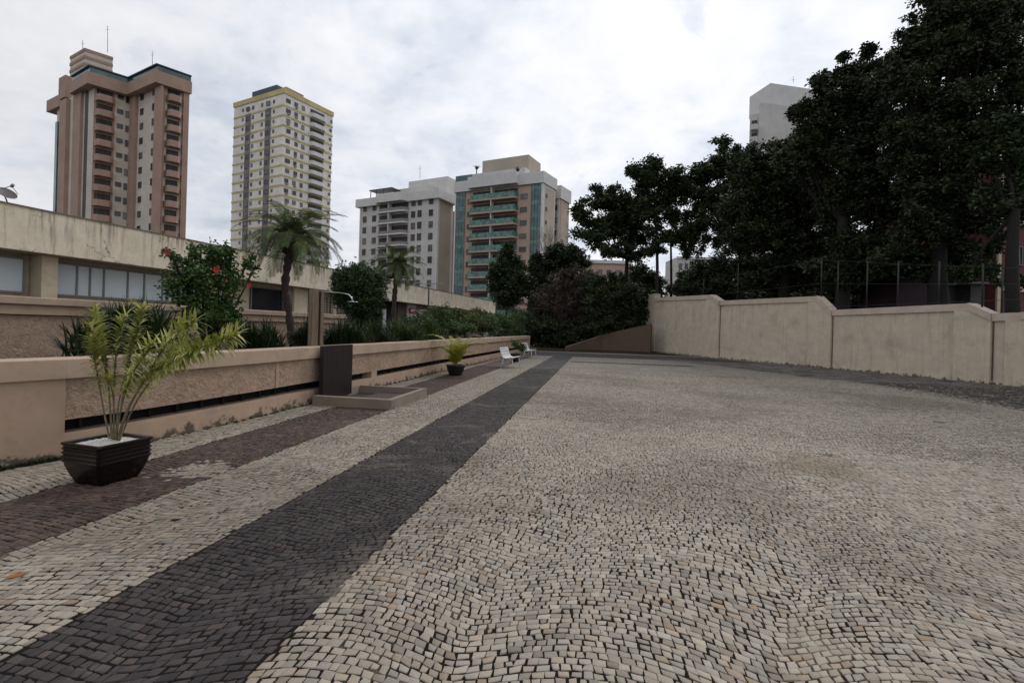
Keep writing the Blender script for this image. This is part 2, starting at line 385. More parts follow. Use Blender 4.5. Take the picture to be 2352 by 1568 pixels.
STAIN = G(1885, 1075)
def jointmat():
    m, t = newmat('joint_sand'); p = t.pos(); pn = t.noise(p, 1.15, 5, .65, dist=.5); g = t.noise(p, 40., 4, .7)
    x, y, z = t.xyz(p)
    f = t.m('MULTIPLY', t.mapr(pn, .56, .68, 0., .8, True), t.mapr(g, .3, .6, .45, 1.))
    f = t.m('MULTIPLY', f, 1.)
    col = t.mix(f, (.013, .011, .009), (.24, .21, .165))
    out(t, col, .95, g, .8, .006, spec=.1); return m
PAL = [(0., (.24, .225, .20)), (.30, (.41, .39, .345)), (.55, (.32, .312, .29)), (.78, (.39, .355, .30)), (.95, (.34, .30, .25)), (.992, (.33, .25, .175)), (1., (.20, .19, .18))]
PAL = [(a, (r*.90, g*.885, b*.86)) for a, (r, g, b) in PAL]
M['st_pale'] = stonemat('pale_stone', PAL, .5, (.33, .30, .245), patch=(.50, .66))
M['st_dark'] = stonemat('dark_basalt_stone', [(0., (.032, .027, .029)), (.5, (.046, .039, .041)), (.9, (.062, .053, .054)), (1., (.080, .058, .052))], .62, (.15, .135, .12), patch=(.52, .66))
M['st_red'] = stonemat('reddish_stone', [(0., (.052, .037, .036)), (.5, (.080, .056, .052)), (1., (.125, .082, .068))], .5, (.15, .11, .09))
M['joint'] = jointmat()
def lay_stones():
    rg = np.random.default_rng(5)
    YM = 21.
    rh = .053; b0, b1 = -1.0, YM+1.2; nr = int((b1-b0)/rh)
    A = []; 
    for i in range(nr):
        w = rg.uniform(.042, .078, 480); a = -6.6+np.cumsum(w)-rg.uniform(0, .08); a = a[a < 17.5]
        A.append(np.stack([a[:-1], a[1:], np.full(len(a)-1, b0+i*rh)], 1))
    Q = np.concatenate(A); n = len(Q)
    g = rg.uniform(.0014, .0066, (n, 4)); wide = (rg.random(n) < .18)[:, None]; g = g+wide*.004
    a0, a1, bb = Q[:, 0], Q[:, 1], Q[:, 2]
    cx = np.stack([a0+g[:, 0], a1-g[:, 1], a1-g[:, 1], a0+g[:, 0]], 1); cy = np.stack([bb+g[:, 2], bb+g[:, 2], bb+rh-g[:, 3], bb+rh-g[:, 3]], 1)
    cx = cx+rg.normal(size=cx.shape)*.0036; cy = cy+rg.normal(size=cy.shape)*.0038
    def warp(x, y):
        ph = np.pi*x/1.55+.9*np.sin(y*.83+.7*np.sin(x*.21))+.5*np.sin(y*.31+1.3); amp = .20+.07*np.sin(x*.53+y*.37)
        y = y+.16*np.sin(.75*x+.9*np.sin(.5*y)+1.)
        Y = y+amp*(np.sqrt(np.sin(ph)**2+.012))+.10*np.sin(x*1.1+2.1*np.sin(y*.45))*np.cos(y*.7+x*.35)
        X = x+.07*np.sin(y*1.5+.8*np.sin(x*.9))
        return X, Y
    X, Y = warp(cx, cy); mx, my = X.mean(1), Y.mean(1)
    # right limit follows the boundary wall
    ys_ = np.array([-6, 9, 22.4, 29.2]); xs_ = np.array([26.8, 20.8, 15.3, 12.1]); lim = np.interp(my, ys_, xs_)
    wxv = np.interp(my, [a for a, _ in WXY], [b for _, b in WXY])
    keep = (mx < lim) & (mx > wxv+.05) & (my > 0.) & (my < YM) & (rg.random(n) > .0006)
    # zones, with a slightly uneven border
    jit = 0.
    zone = np.zeros(n, int)
    zone[(mx+jit > -2.75) & (mx+jit < -1.55)] = 1
    red = (mx+jit > -5.08) & (mx+jit < -3.95)
    pr = .9-.75*np.clip(np.exp(-((my-4.9)/1.0)**2)*np.clip(1.0+np.sin(mx*3.+my*2.)*.4, 0, 1.4), 0, 1)
    fld = np.sin(mx*5.1+1.7*np.sin(my*2.3))+np.sin(my*4.3+mx*2.)*.8+rg.normal(size=n)*.45
    zone[red & (fld < 4.0-4.6*np.exp(-((my-4.7)/.5)**2))] = 2
    bx = np.interp(my, [-6, 9, 15.5, 21.6, 27.2], [10.4, 10.4, 10.0, 8.6, 6.4])
    pd = np.clip((mx-bx)/1.1+.25*np.sin(mx*1.3+my*.9), 0, .85)
    zone[(mx > bx-.6) & (rg.random(n) < pd)] = 1
    for lo_, hi_ in ((-2.75, -1.55), (-5.08, -3.95)):          # cut the border stones straight along the bands
        inn = ((mx > lo_) & (mx < hi_))[:, None]; lf = (mx <= lo_)[:, None]; rt = (mx >= hi_)[:, None]
        X = np.where(inn, np.clip(X, lo_+.003, hi_-.003), X); X = np.where(lf, np.minimum(X, lo_-.003), X); X = np.where(rt, np.maximum(X, hi_+.003), X)
    for zi, (nm, mm) in enumerate((('pale_paving_stones', 'st_pale'), ('dark_paving_stones', 'st_dark'), ('red_paving_stones', 'st_red'))):
        k = keep & (zone == zi); x, y = X[k], Y[k]; m_ = k.sum()
        z = .014+rg.normal(size=(m_, 1))*.0012+rg.normal(size=(m_, 4))*.0006
        top = np.stack([x, y, z], 2); near = (np.hypot(x.mean(1), y.mean(1)) < 9)
        ctr = top.mean(1, keepdims=True); ins = ctr+(top-ctr)*.96; ins[:, :, 2] += .0009
        V = np.concatenate([ins, top, np.stack([x, y, np.full_like(x, .003)], 2)], 1).reshape(-1, 3)
        o_ = np.arange(m_)[:, None]*12
        fs = [np.array([0, 1, 2, 3])[None]+o_]
        for e in range(4):
            f = (e+1) % 4; fs.append(np.array([4+e, 4+f, f, e])[None]+o_); fs.append((np.array([8+e, 8+f, 4+f, 4+e])[None]+o_)[near])
        o = mesh_np(nm, V, np.concatenate(fs), M[mm]); o['kind'] = 'structure'
    return YM

# ------------------------------------------------------------ ground and paving
def sheet(name, poly, z, m, kind='structure'):
    b = MB(); b.face([(p[0], p[1], z) for p in poly], 0)
    o = b.build(name, m); o['kind'] = kind
    if o.data.polygons[0].normal.z < 0: o.data.flip_normals()
    return o
sheet('ground', [(-1500, -1500), (1500, -1500), (1500, 1500), (-1500, 1500)], -.03, M['asphalt'])
RW = [Vector((4.4, 46.0, 0)), Vector((7.96, 36.6, 0)), Vector((12.2, 29.2, 0)), Vector((15.4, 22.4, 0)), Vector((21.0, 9.0, 0)), Vector((27., -6., 0))]
sheet('plaza_paving', [(-7.4, -6), (27, -6), (21.2, 9), (15.6, 22.4), (12.4, 29.2), (8.1, 36.6), (5.2, 44), (-5.6, 44)], 0., M['pave'])
sheet('dark_paving_stripe', [(-2.75, -5), (-1.55, -5), (-1.55, 31.4), (-2.75, 31.4)], .004, M['dark'])
sheet('red_paving_stripe', [(-5.08, -5), (-3.95, -5), (-3.95, 31.4), (-5.08, 31.4)], .004, M['red'])
sheet('cross_paving_stripe', [(-5.0, 31.4), (10.2, 31.4), (7.2, 36.7), (-5.0, 36.7)], .004, M['dark'])
sheet('thin_dark_stripe', [(-1.4, 26.0), (4.9, 26.0), (4.6, 26.75), (-1.4, 26.75)], .004, M['dark'])
sheet('worn_dark_border', [(10.3, -5), (26.6, -5), (20.9, 9), (15.3, 22.3), (12.0, 29.2), (10.9, 31.4), (3.6, 31.4), (6.4, 27.2), (8.6, 21.6), (10.0, 15.5), (10.4, 9)], .0045, M['darkmix'])
sheet('far_kerb_line', [(-5.0, 37.2), (6.8, 37.2), (6.6, 37.75), (-5.0, 37.75)], .004, M['concrete'])
sheet('far_road', [(-5.2, 37.9), (6.9, 37.9), (4.6, 43.8), (-5.4, 43.8)], .006, M['soil'])

WXY = [(-1.5, -7.6), (2.2, -6.75), (3.8, -6.3), (4.75, -6.03), (5.6, -5.88), (7.5, -5.75), (17., -5.60), (29., -5.22), (36.8, -5.02)]
sheet('joint_sand', [(-7.3, -1), (24.6, -1), (20.9, 9), (15.95, 20.95), (-6.0, 20.95)], .0095, M['joint'])
lay_stones()
# ------------------------------------------------------------ left planter wall
WX = [(-1.5, -7.6), (2.2, -6.75), (3.8, -6.3), (4.75, -6.03), (5.6, -5.88), (7.5, -5.75), (17., -5.60), (29., -5.22), (36.8, -5.02)]     # (Y, X)
def wx(y): return float(np.interp(y, [a for a, b in WX], [b for a, b in WX]))
def wallstrip(mb, y0, y1, z0, z1, outw, inw=.0, m=0, st=.7):
    ys = [y0]+[a for a, _ in WX if y0 < a < y1]+[y1]
    for a, b in zip(ys, ys[1:]):
        pa, pb = wx(a), wx(b)
        mb.add([(pa+outw, a, z0), (pb+outw, b, z0), (pb-inw, b, z0), (pa-inw, a, z0), (pa+outw, a, z1), (pb+outw, b, z1), (pb-inw, b, z1), (pa-inw, a, z1)],
               [(0, 3, 2, 1), (4, 5, 6, 7), (0, 1, 5, 4), (2, 3, 7, 6)]+([(3, 0, 4, 7)] if a == ys[0] else [])+([(1, 2, 6, 5)] if b == ys[-1] else []), m)
def yhit(px, py):                 # where a pixel falls on the planter wall face
    y = 10.
    for _ in range(30):
        r = ray(px, py); X = wx(y); y = X/r[0]*r[1]
    return y, EYE+ray(px, py)[2]*X/ray(px, py)[0]
Y145 = yhit(146, 950)[0]
pw = thing('planter_wall', 'long low pink beige planter wall with a dark slot along the pavement', 'wall', (-5.75, 12, 0))
END = 36.6
b = MB(); wallstrip(b, -1.5, END, 0, .272, .02, .3); b.build('wall_base', M['pinkwall'], pw)
b = MB(); wallstrip(b, -1.5, Y145, .272, .93, .02, .3); b.build('plain_pier', M['pinkwall'], pw)
b = MB(); wallstrip(b, -1.5, END, .93, 1.16, .055, .36); b.build('cap', M['pinkcap'], pw, bevel=.012)
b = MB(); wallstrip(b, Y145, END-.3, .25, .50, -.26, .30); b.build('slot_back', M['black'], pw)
joints = [yhit(639, 840)[0], yhit(986, 800)[0], yhit(1112, 790)[0], 27.2, 32.]
yy = Y145
for j in joints+[END-.9]:
    b = MB(); wallstrip(b, yy, j-.07, .456, .925, 0., .28); b.build('rough_panel', M['pinkrough'], pw)
    b = MB(); wallstrip(b, j-.065, j+.01, .456, .925, .012, .28); b.build('panel_joint', M['pinkwall'], pw)
    yy = j+.015
b = MB(); wallstrip(b, yhit(853, 880)[0], yhit(865, 880)[0], .27, .46, .0, .26); b.build('slot_pier', M['pinkwall'], pw)
b = MB(); wallstrip(b, END-.88, END, .27, .93, .03, .3); b.build('end_pier', M['pinkwall'], pw)
b = MB(); wallstrip(b, Y145, END-1, .272, .295, .012, .25); b.build('slot_ledge', M['pinkwall'], pw)
yb = Y145+.3
b = MB()
while yb < 30:
    wallstrip(b, yb, yb+.03, .29, .45, -.20, .235); yb += .42
b.build('slot_bars', plain('dark_bars', (.010, .009, .009), .7), pw)

# ------------------------------------------------------------ terrace wall and garden bed
class Face:
    """a vertical plane through p, running along d; hit() turns a pixel into (along, height)"""
    def __init__(s, p, d, flip=False):
        s.p = Vector((p[0], p[1], 0)); s.d = Vector((d[0], d[1], 0)).normalized()
        s.n = Vector((s.d.y, -s.d.x, 0))
        if s.n.dot(-s.p) < 0: s.n = -s.n
        if flip: s.n = -s.n
    def hit(s, px, py):
        r = ray(px, py); R_ = Vector((r[0], r[1], 0))
        k = s.p.dot(s.n)/R_.dot(s.n); q = R_*k
        return (q-s.p).dot(s.d), EYE+r[2]*k
    def u(s, px, py): return s.hit(px, py)[0]
    def z(s, px, py): return s.hit(px, py)[1]
    def pt(s, u, z=0., o=0.): q = s.p+s.d*u+s.n*o; return Vector((q.x, q.y, z))
    def box(s, mb, u0, u1, z0, z1, o0=0., o1=.1, m=0):
        mb.obox(s.pt(u0, z0, o0), s.d*(u1-u0), s.n*(o1-o0), (0, 0, z1-z0), m)
    def off(s, k): return Face(s.p+s.n*k, s.d)
p0 = at(0, 700, 10.); TW = Face(p0, camdir(15.2))
ztw = TW.z(0, 678)
UT = TW.u(800, 710)
tw = thing('terrace_wall', 'rough brown terrace wall with moulded top edge behind the planter', 'wall', TW.pt(0))
b = MB(); TW.box(b, -4, UT, .5, TW.z(0, 722), -.4, -.03); b.build('rough_wall_face', M['pinkrough'], tw)
b = MB(); TW.box(b, -4, UT, TW.z(0, 720), TW.z(0, 697), -.4, .03); b.build('moulding', M['pinkwall'], tw)
b = MB(); TW.box(b, -4, UT, TW.z(0, 697)+.002, ztw, -.4, .09); b.build('cap', M['pinkcap'], tw, bevel=.02)
e0, e1 = TW.pt(-4), TW.pt(46)
soil = MB(); soil.face([(-7.9, -1.4, .72), (wx(5)-.28, 5, .72), (wx(17)-.28, 17, .72), (wx(36.4)-.28, 36.4, .72), (e1.x-6, e1.y, .72), (e0.x-6, e0.y, .72)])
o = soil.build('garden_soil', M['soil']); o['kind'] = 'structure'

# ------------------------------------------------------------ low cream building
FA = Face(at(0, 500, 15.), camdir(15.2))
zt, zb = FA.z(0, 465), FA.z(0, 568); uend = FA.u(1141, 690)
IN = FA.off(-1.0)                                      # wall line, set back under the fascia
tfl = .8
low = thing('low_building', 'long low cream building with stained fascia and blinds on the left', 'building', FA.pt(20))
tf = ztw-.05
b = MB(); b.prism([tuple(IN.pt(-6, 0, -.05).xy), tuple(IN.pt(uend-.6, 0, -.05).xy), tuple(IN.pt(uend-.6, 0, -9).xy), tuple(IN.pt(-6, 0, -9).xy)], 0, zb+.1); b.build('wall', M['cream'], low)
terr = MB(); terr.prism([tuple(TW.pt(-4, 0, -.41).xy), tuple(TW.pt(UT, 0, -.41).xy), tuple(IN.pt(IN.u(800, 710), 0, -.03).xy), tuple(IN.pt(-6, 0, -.03).xy)], .5, tf)
o = terr.build('terrace_ground', M['concrete']); o['kind'] = 'structure'
b = MB(); FA.box(b, -6, uend, zb, zt, -9.5, 0); b.build('fascia', M['fascia'], low)
b = MB(); FA.box(b, -6, uend, zt, zt+.05, -9.5, .03); b.build('fascia_top_edge', plaster('dark_weathered_edge', (.16, .14, .11), (.04, .036, .03), .7), low)
uf = FA.u(895, 660)
b = MB(); FA.box(b, uf, uend, zb-.14, zb-.002, -.35, .07); b.build('fascia_lip', M['fascia'], low)
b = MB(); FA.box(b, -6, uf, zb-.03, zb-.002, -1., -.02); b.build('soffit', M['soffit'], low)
def glazed(px0, px1, pyt, pyb, m, mull=(), name='window', fr=M['alu'], off=.0, zz=None):
    a, c = IN.u(px0, pyt), IN.u(px1, pyt)
    z1 = IN.z(px0, pyt) if zz is None else zz[1]; z0 = IN.z(px0, pyb) if zz is None else zz[0]
    w = MB(); IN.box(w, a, c, z0, z1, -.02+off, .02+off); o = w.build(name, m, low)
    f = MB()
    for s_ in (a, c-.06): IN.box(f, s_, s_+.06, z0, z1, .022+off, .07+off)
    IN.box(f, a+.061, c-.061, z1-.06, z1, .022+off, .07+off); IN.box(f, a+.061, c-.061, z0, z0+.06, .022+off, .07+off)
    for q in mull:
        k = IN.u(q, (pyt+pyb)/2); IN.box(f, k-.03, k+.03, z0+.061, z1-.061, .022+off, .06+off)
    f.build('window_frame', fr, o); return o
zz = (IN.z(115, 678), IN.z(115, 600)); ZS = zz
glazed(-60, 57, 587, 678, M['blind'], zz=zz)
glazed(115, 384, 596, 680, M['blind'], (175, 205, 237, 292, 330, 372), zz=zz)
glazed(384, 470, 596, 680, M['blind'], (430,), zz=zz)
glazed(575, 650, 655, 712, M['darkglass'], zz=(zz[0]-.25, zz[1]-.05))
def strip(px0, px1, py, z0, z1, o0, o1, m, name):
    w = MB(); IN.box(w, IN.u(px0, py), IN.u(px1, py), z0, z1, o0, o1); return w.build(name, m, low)
strip(68, 106, 640, tf-.2, zb-.01, 0.01, .55, M['cream'], 'pillar')
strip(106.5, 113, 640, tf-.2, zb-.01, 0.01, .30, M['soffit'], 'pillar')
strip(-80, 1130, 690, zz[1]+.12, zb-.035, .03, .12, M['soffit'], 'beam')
strip(659, 690, 690, tf-.3, zb-.01, .13, .5, M['cream'], 'pillar')
strip(648, 656, 690, tf-.3, zb-.01, .13, .4, plain('pipe_grey', (.2, .2, .18)), 'downpipe')
# breeze block grille
def grille(px0, px1, py, z0, z1, nx, nz):
    a, c = IN.u(px0, py), IN.u(px1, py)
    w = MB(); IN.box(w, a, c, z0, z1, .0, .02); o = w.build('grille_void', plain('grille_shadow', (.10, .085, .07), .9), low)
    g = MB(); th = .035
    for i in range(nx+1): k = a+(c-a)*i/nx; IN.box(g, k-th/2, k+th/2, z0, z1, .021, .09)
    for i in range(nz+1): k = z0+(z1-z0)*i/nz; IN.box(g, a+th, c-th, k-th/2, k+th/2, .021, .086)
    g.build('breeze_block_grille', M['grille'], o)
grille(692, 760, 690, ZS[0]-.35, zb-.35, 9, 9); grille(762, 800, 690, ZS[0]-.35, zb-.35, 5, 9)
strip(757, 764, 690, tf-.3, zb-.05, .13, .3, M['cream'], 'pillar')
strip(868, 926, 715, .8, zb-.16, .125, .16, M['black'], 'dark_entrance')
strip(905, 925, 715, .8, zb-.16, .17, .35, plain('brown_shutter', (.10, .075, .06)), 'shutter')
strip(873, 879, 725, .8, tf+.9, .17, .3, M['white'], 'entrance_post')
strip(927, 946, 715, .8, zb-.16, .13, .4, M['white'], 'pillar')
def gridwin(px0, px1, z0, z1, nx, nz):
    a, c = IN.u(px0, 715), IN.u(px1, 715)
    w = MB(); IN.box(w, a, c, z0, z1, .125, .145); o = w.build('window', M['greyglass'], low)
    g = MB()
    for i in range(nx+1): k = a+(c-a)*i/nx; IN.box(g, k-.03, k+.03, z0, z1, .146, .19)
    for i in range(nz+1): k = z0+(z1-z0)*i/nz; IN.box(g, a+.03, c-.03, k-.02, k+.02, .146, .186)
    g.build('window_bars', M['grille'], o)
gridwin(946, 983, 1.0, zb-.5, 4, 3); gridwin(995, 1030, 1.0, zb-.55, 6, 8); gridwin(1042, 1066, 1.0, zb-.55, 4, 7)
strip(983, 990, 715, .8, zb-.16, .13, .4, M['cream'], 'pillar'); strip(1032, 1040, 715, .8, zb-.16, .13, .45, M['cream'], 'pillar')
gridwin(1068, 1092, 1.0, zb-.6, 2, 1); gridwin(1094, 1120, 1.0, zb-.6, 2, 1)
# signs hung on the front
def sign(name, px0, px1, py0, py1, label, base, deco):
    SF = IN.off(.55); u0, z1 = SF.hit(px0, py0); u1, z0 = SF.hit(px1, py1)
    r = thing(name, label, 'sign', SF.pt((u0+u1)/2, z0)); w = MB(); SF.box(w, u0, u1, z0, z1, 0, .03); w.build('board', base, r)
    for k, (a, c, d, e, m) in enumerate(deco):
        w = MB(); SF.box(w, u0+(u1-u0)*a, u0+(u1-u0)*c, z0+(z1-z0)*d, z0+(z1-z0)*e, .031, .04+.002*k); w.build('panel', m, r)
    return r
redm = plain('sign_red', (.42, .05, .055), .5); wm = plain('sign_white', (.6, .58, .58), .5); pk = plain('sign_pink', (.45, .22, .24), .5); pu = plain('sign_mauve', (.25, .17, .26), .5)
r1 = sign('wall_sign', 941.5, 957.5, 706, 720, 'small red sign with a pale text strip on the cream building', redm, [(.12, .88, .30, .72, wm)])
r2 = sign('wall_sign', 960, 978, 710, 736, 'pale poster with pink and mauve blocks right of the red sign', wm, [(.1, .9, .68, .9, pk), (.15, .85, .38, .6, pu), (.2, .8, .1, .3, pk)])
r3 = sign('wall_sign', 942, 956, 722, 738, 'small grey notice hanging under the red sign', wm, [(.25, .75, .55, .9, M['darkglass'])])
# satellite dish at the roof edge
dr = FA.off(-.6); du, dz = dr.hit(22, 462)
dish = thing('satellite_dish', 'grey satellite dish tilted on the roof edge of the low building', 'satellite dish', dr.pt(du, zt))
c = dr.pt(dr.u(14, 446), dr.z(14, 446))
b = MB(); ax = Vector((.75, -.1, .65)).normalized(); t1 = ax.cross(Vector((0, 1, 0))).normalized(); t2 = ax.cross(t1)
N = 20; R0 = .24
for i in range(5):
    for k in range(N):
        q = []
        for (ii, kk) in ((i, k), (i, k+1), (i+1, k+1), (i+1, k)):
            rr = R0*ii/5; a = 2*PI*kk/N; q.append(c+t1*math.cos(a)*rr+t2*math.sin(a)*rr*1.08+ax*(rr*rr*.9))
        b.face(q if i else [q[0], q[2], q[3]], 0, True)
b.build('reflector', plain('dish_grey', (.10, .085, .08), .5), dish, recalc=False)
b = MB(); b.tube([c+t2*.28+ax*.07, c+ax*.36+t2*.02], .012); b.tube([c-t2*.28+ax*.07, c+ax*.36], .009); b.build('feed_arm', M['alu'], dish)
b = MB(); b.tube([c+ax*.33, c+ax*.43], .045); b.build('feed_horn', M['alu'], dish)
b = MB(); b.tube([c, c-ax*.08, dr.pt(du, zt)], .02); b.build('mast', M['alu'], dish)

# ------------------------------------------------------------ right boundary wall
def seghit(px, py):
    r = ray(px, py)
    for A_, B_ in zip(RW, RW[1:]):
        d = B_-A_; den = r[0]*d.y-r[1]*d.x
        if abs(den) < 1e-9: continue
        k = (A_.x*d.y-A_.y*d.x)/den; s_ = ((r[0]*k-A_.x)*d.x+(r[1]*k-A_.y)*d.y)/d.length_squared
        if k > 0 and -.001 <= s_ <= 1.001: return Vector((r[0]*k, r[1]*k, EYE+r[2]*k))
    return None
tops = [(1507, 683.5), (1634, 677), (1655, 691), (1880, 680), (1913, 712), (2228, 696.5), (2281, 720), (2351, 717.5)]
TP = [seghit(*q) for q in tops]
edge_shade_m = plain('painted_edge_shade', (.13, .10, .08), .95, .5, 6)  # dark brown standing in for shade along the pilaster edges
rw = thing('boundary_wall', 'tall grey beige wall stepping down along the right side of the plaza', 'wall', (12, 29, 0))
TP.append(Vector((21., 9., 3.05))); TP.append(Vector((27., -6., 3.05)))
def wseg(mb, a, c, za0, za1, zc0, zc1, o0, o1, m=0):
    d = (Vector((c.x, c.y, 0))-Vector((a.x, a.y, 0))).normalized(); n = Vector((d.y, -d.x, 0))
    if n.dot(Vector((a.x, a.y, 0))) > 0: n = -n
    P = lambda q, z, o: (q.x+n.x*o, q.y+n.y*o, z)
    mb.add([P(a, za0, o0), P(c, zc0, o0), P(c, zc0, o1), P(a, za0, o1), P(a, za1, o0), P(c, zc1, o0), P(c, zc1, o1), P(a, za1, o1)],
           [(0, 3, 2, 1), (4, 5, 6, 7), (0, 1, 5, 4), (1, 2, 6, 5), (2, 3, 7, 6), (3, 0, 4, 7)], m)
for i in range(0, len(TP)-1, 2):
    a, c = TP[i], TP[i+1]
    b = MB(); wseg(b, a, c, 0, a.z-.01, c.z and 0, c.z-.01, -.35, 0); b.build('wall_panel', M['rwall'], rw)
    b = MB(); wseg(b, a, c, a.z-.30, a.z, c.z-.30, c.z, -.38, .09); b.build('cap', M['rcap'], rw)
    b = MB(); wseg(b, a, c, 0, .12, 0, .12, .001, .035); b.build('skirting', M['rwall'], rw)
    if i+2 < len(TP):
        e = TP[i+2]
        b = MB(); wseg(b, c, e, 0, c.z, 0, e.z, -.38, .12); b.build('pilaster', M['rwall'], rw)
        b = MB(); wseg(b, c, e, c.z-.28, c.z+.012, e.z-.28, e.z+.012, -.4, .16); b.build('sloping_cap', M['rcap'], rw)
        dd = (a-c).normalized(); c2 = c+Vector((dd.x, dd.y, 0))*.5
        b = MB(); wseg(b, c2, c, 0, c.z-.31, 0, c.z-.31, .001, .12); b.build('pilaster', M['rwall'], rw)
        c3_ = c2+Vector((dd.x, dd.y, 0))*.07; e2_ = e+(Vector((TP[i+3].x, TP[i+3].y, 0))-Vector((e.x, e.y, 0))).normalized()*.06
        b = MB(); wseg(b, c3_, c2, .12, c.z-.32, .12, c.z-.32, .001, .012); wseg(b, e, e2_, .12, e.z-.32, .12, e.z-.32, .001, .012); b.build('edge_shade_line', edge_shade_m, rw)  # thin dark boxes paint in the edge shade the pilaster relief barely casts
b = MB(); a = RW[0]; wseg(b, a, TP[0], 0, TP[0].z+.35, 0, TP[0].z+.35, -.4, .08); b.build('end_pillar', M['rcap'], rw)
UZ = 3.15
ug = MB(); ug.prism([(5.2, 46.6), (8.2, 36.9), (12.6, 29.5), (15.8, 22.6), (21.4, 9.2), (27.4, -6), (120, -6), (120, 140), (5.2, 140)], -.02, 2.6)
o = ug.build('upper_ground', M['soil']); o['kind'] = 'structure'
# fence of posts and wires above the wall
fence = thing('wire_fence', 'dark green wire fence on posts above the right wall', 'fence', (13, 28, 3))
def fpt(px, py):
    q = seghit(px, py); return q
for px, py0, py1 in ((1612, 640, 678), (1690, 605, 690), (1881, 592, 681), (1918, 600, 712), (1985, 600, 708), (2056, 600, 705), (2150, 600, 700), (2250, 606, 699), (2295, 610, 720)):
    q = fpt(px, py1); t_ = fpt(px, py0); q = Vector((q.x+.12, q.y+.05, q.z-.1))
    b = MB(); b.tube([q, Vector((q.x, q.y, t_.z))], .035, 6); b.build('fence_post', plain('green_post', (.012, .018, .015), .6), fence)
b = MB()
for (pa, pb) in (((1612, 644), (1881, 596)), ((1881, 596), (2056, 606)), ((2056, 606), (2351, 616))):
    A_, B_ = fpt(*pa), fpt(*pb)
    for k in range(0, 9, 4):
        f = k/8; zz_ = lambda q, f=f: q.z*(1-f)+(3.3)*f
        b.tube([(A_.x+.12, A_.y+.05, zz_(A_)), (B_.x+.12, B_.y+.05, zz_(B_))], .009, 4)
b.build('fence_wires', plain('wire_grey', (.02, .025, .022), .6), fence)

# ------------------------------------------------------------ curved brown ramp wall at the far end
rmp = MB(); pr = [(1303, 796, 806), (1345, 783, 807), (1382, 769, 808), (1430, 757, 808.5), (1493, 744, 809)]
pts = []
for k, (px, yt, yb_) in enumerate(pr):
    d = 41.5+2*math.sin(k/4*PI); g = at(px, yb_, d); pts.append((Vector((g.x, g.y, 0)), max(.05, at(px, yt, d).z)))
for (a, za), (c, zc) in zip(pts, pts[1:]):
    n = Vector(((c-a).y, -(c-a).x, 0)).normalized()
    if n.dot(a) > 0: n = -n
    rmp.add([a, c, c-n*.3, a-n*.3, a+Vector((0, 0, za)), c+Vector((0, 0, zc)), c-n*.3+Vector((0, 0, zc)), a-n*.3+Vector((0, 0, za))],
            [(0, 1, 5, 4), (2, 3, 7, 6), (4, 5, 6, 7), (3, 0, 4, 7), (1, 2, 6, 5)])
ro = rmp.build('ramp_wall', M['ramp']); tag(ro, 'dark brown wall rising to the right at the far end of the plaza', 'wall')

# ------------------------------------------------------------ shower, basin, pots, benches
sh = thing('garden_shower', 'brown wooden garden shower with chrome head and square grey basin', 'shower', (-5.0, 10.1, 0))
a0 = G(725, 930); a1 = G(901, 942); a2 = G(968, 908)
X0, X1, Y0, Y1, HB = -5.60, -3.92, 9.12, 11.15, .20
b = MB()
b.box(X0, X1, Y0, Y0+.13, 0, HB); b.box(X0, X1, Y1-.13, Y1, 0, HB); b.box(X1-.13, X1, Y0+.13, Y1-.13, 0, HB); b.box(X0, X0+.06, Y0+.13, Y1-.13, 0, HB)
b.build('basin', M['concrete'], sh, bevel=.008)
b = MB(); b.box(X0+.07, X1-.14, Y0+.14, Y1-.14, .01, .03); d_ = b.build('basin_floor', plain('wet_floor', (.04, .032, .028), .5, .3, 8), sh)
b = MB(); x = X0+.62
while x < X1-.22: b.box(x, x+.085, Y0+.15, Y1-.15, .035, .075); x += .105
b.build('deck_slats', M['decking'], sh)
def xz(px, py, X): r = ray(px, py); k = X/r[0]; return r[1]*k, EYE+r[2]*k
PX_ = -5.48; ya, _ = xz(743, 850, PX_); yb2, _ = xz(809, 850, PX_); _, zp = xz(775, 790, PX_)
b = MB(); n = 26
for i in range(n):
    u = ya+(yb2-ya)*i/n; b.box(PX_-.09, PX_+(.0 if i % 2 else -.003), u, u+(yb2-ya)/n-.0015, HB*.4, 1.19)
b.build('back_panel', M['wooddark'], sh)
PQ = -5.98; y1_, z1_ = xz(719.5, 664, PQ); y2_, _ = xz(735, 664, PQ); y3_, _ = xz(749.5, 664, PQ)
b = MB(); b.box(PQ-.1, PQ, y1_, y2_-.012, .9, z1_); b.build('post_plank', M['woodpost'], sh, bevel=.006)
b = MB(); b.box(PQ-.14, PQ-.04, y2_+.0, y3_, .9, z1_); b.build('post_plank', M['woodpost'], sh, bevel=.006)
b = MB(); b.box(PQ-.05, PQ+.02, y2_-.01, y2_+.025, .9, z1_-.02); b.build('post_batten', M['wooddark'], sh)
dref = (y3_*math.cos(YAW)-PQ*math.sin(YAW))
P1, P2, P3, P4, P5 = (at(756, 670.5, dref), at(785, 673, dref-.25), at(801, 676.5, dref-.38), at(808, 684, dref-.42), at(810, 693, dref-.42))
b = MB(); b.tube([Vector((PQ-.02, y3_-.05, P1.z)), P1, P2, P3, P4, P5], .011, 10); b.build('shower_arm', M['chrome'], sh)
b = MB(); b.lathe([(.0, .02), (.02, .02), (.03, .008), (.115, .004), (.12, -.004), (.0, -.008)], P5, 28); b.build('shower_head', M['chrome'], sh)

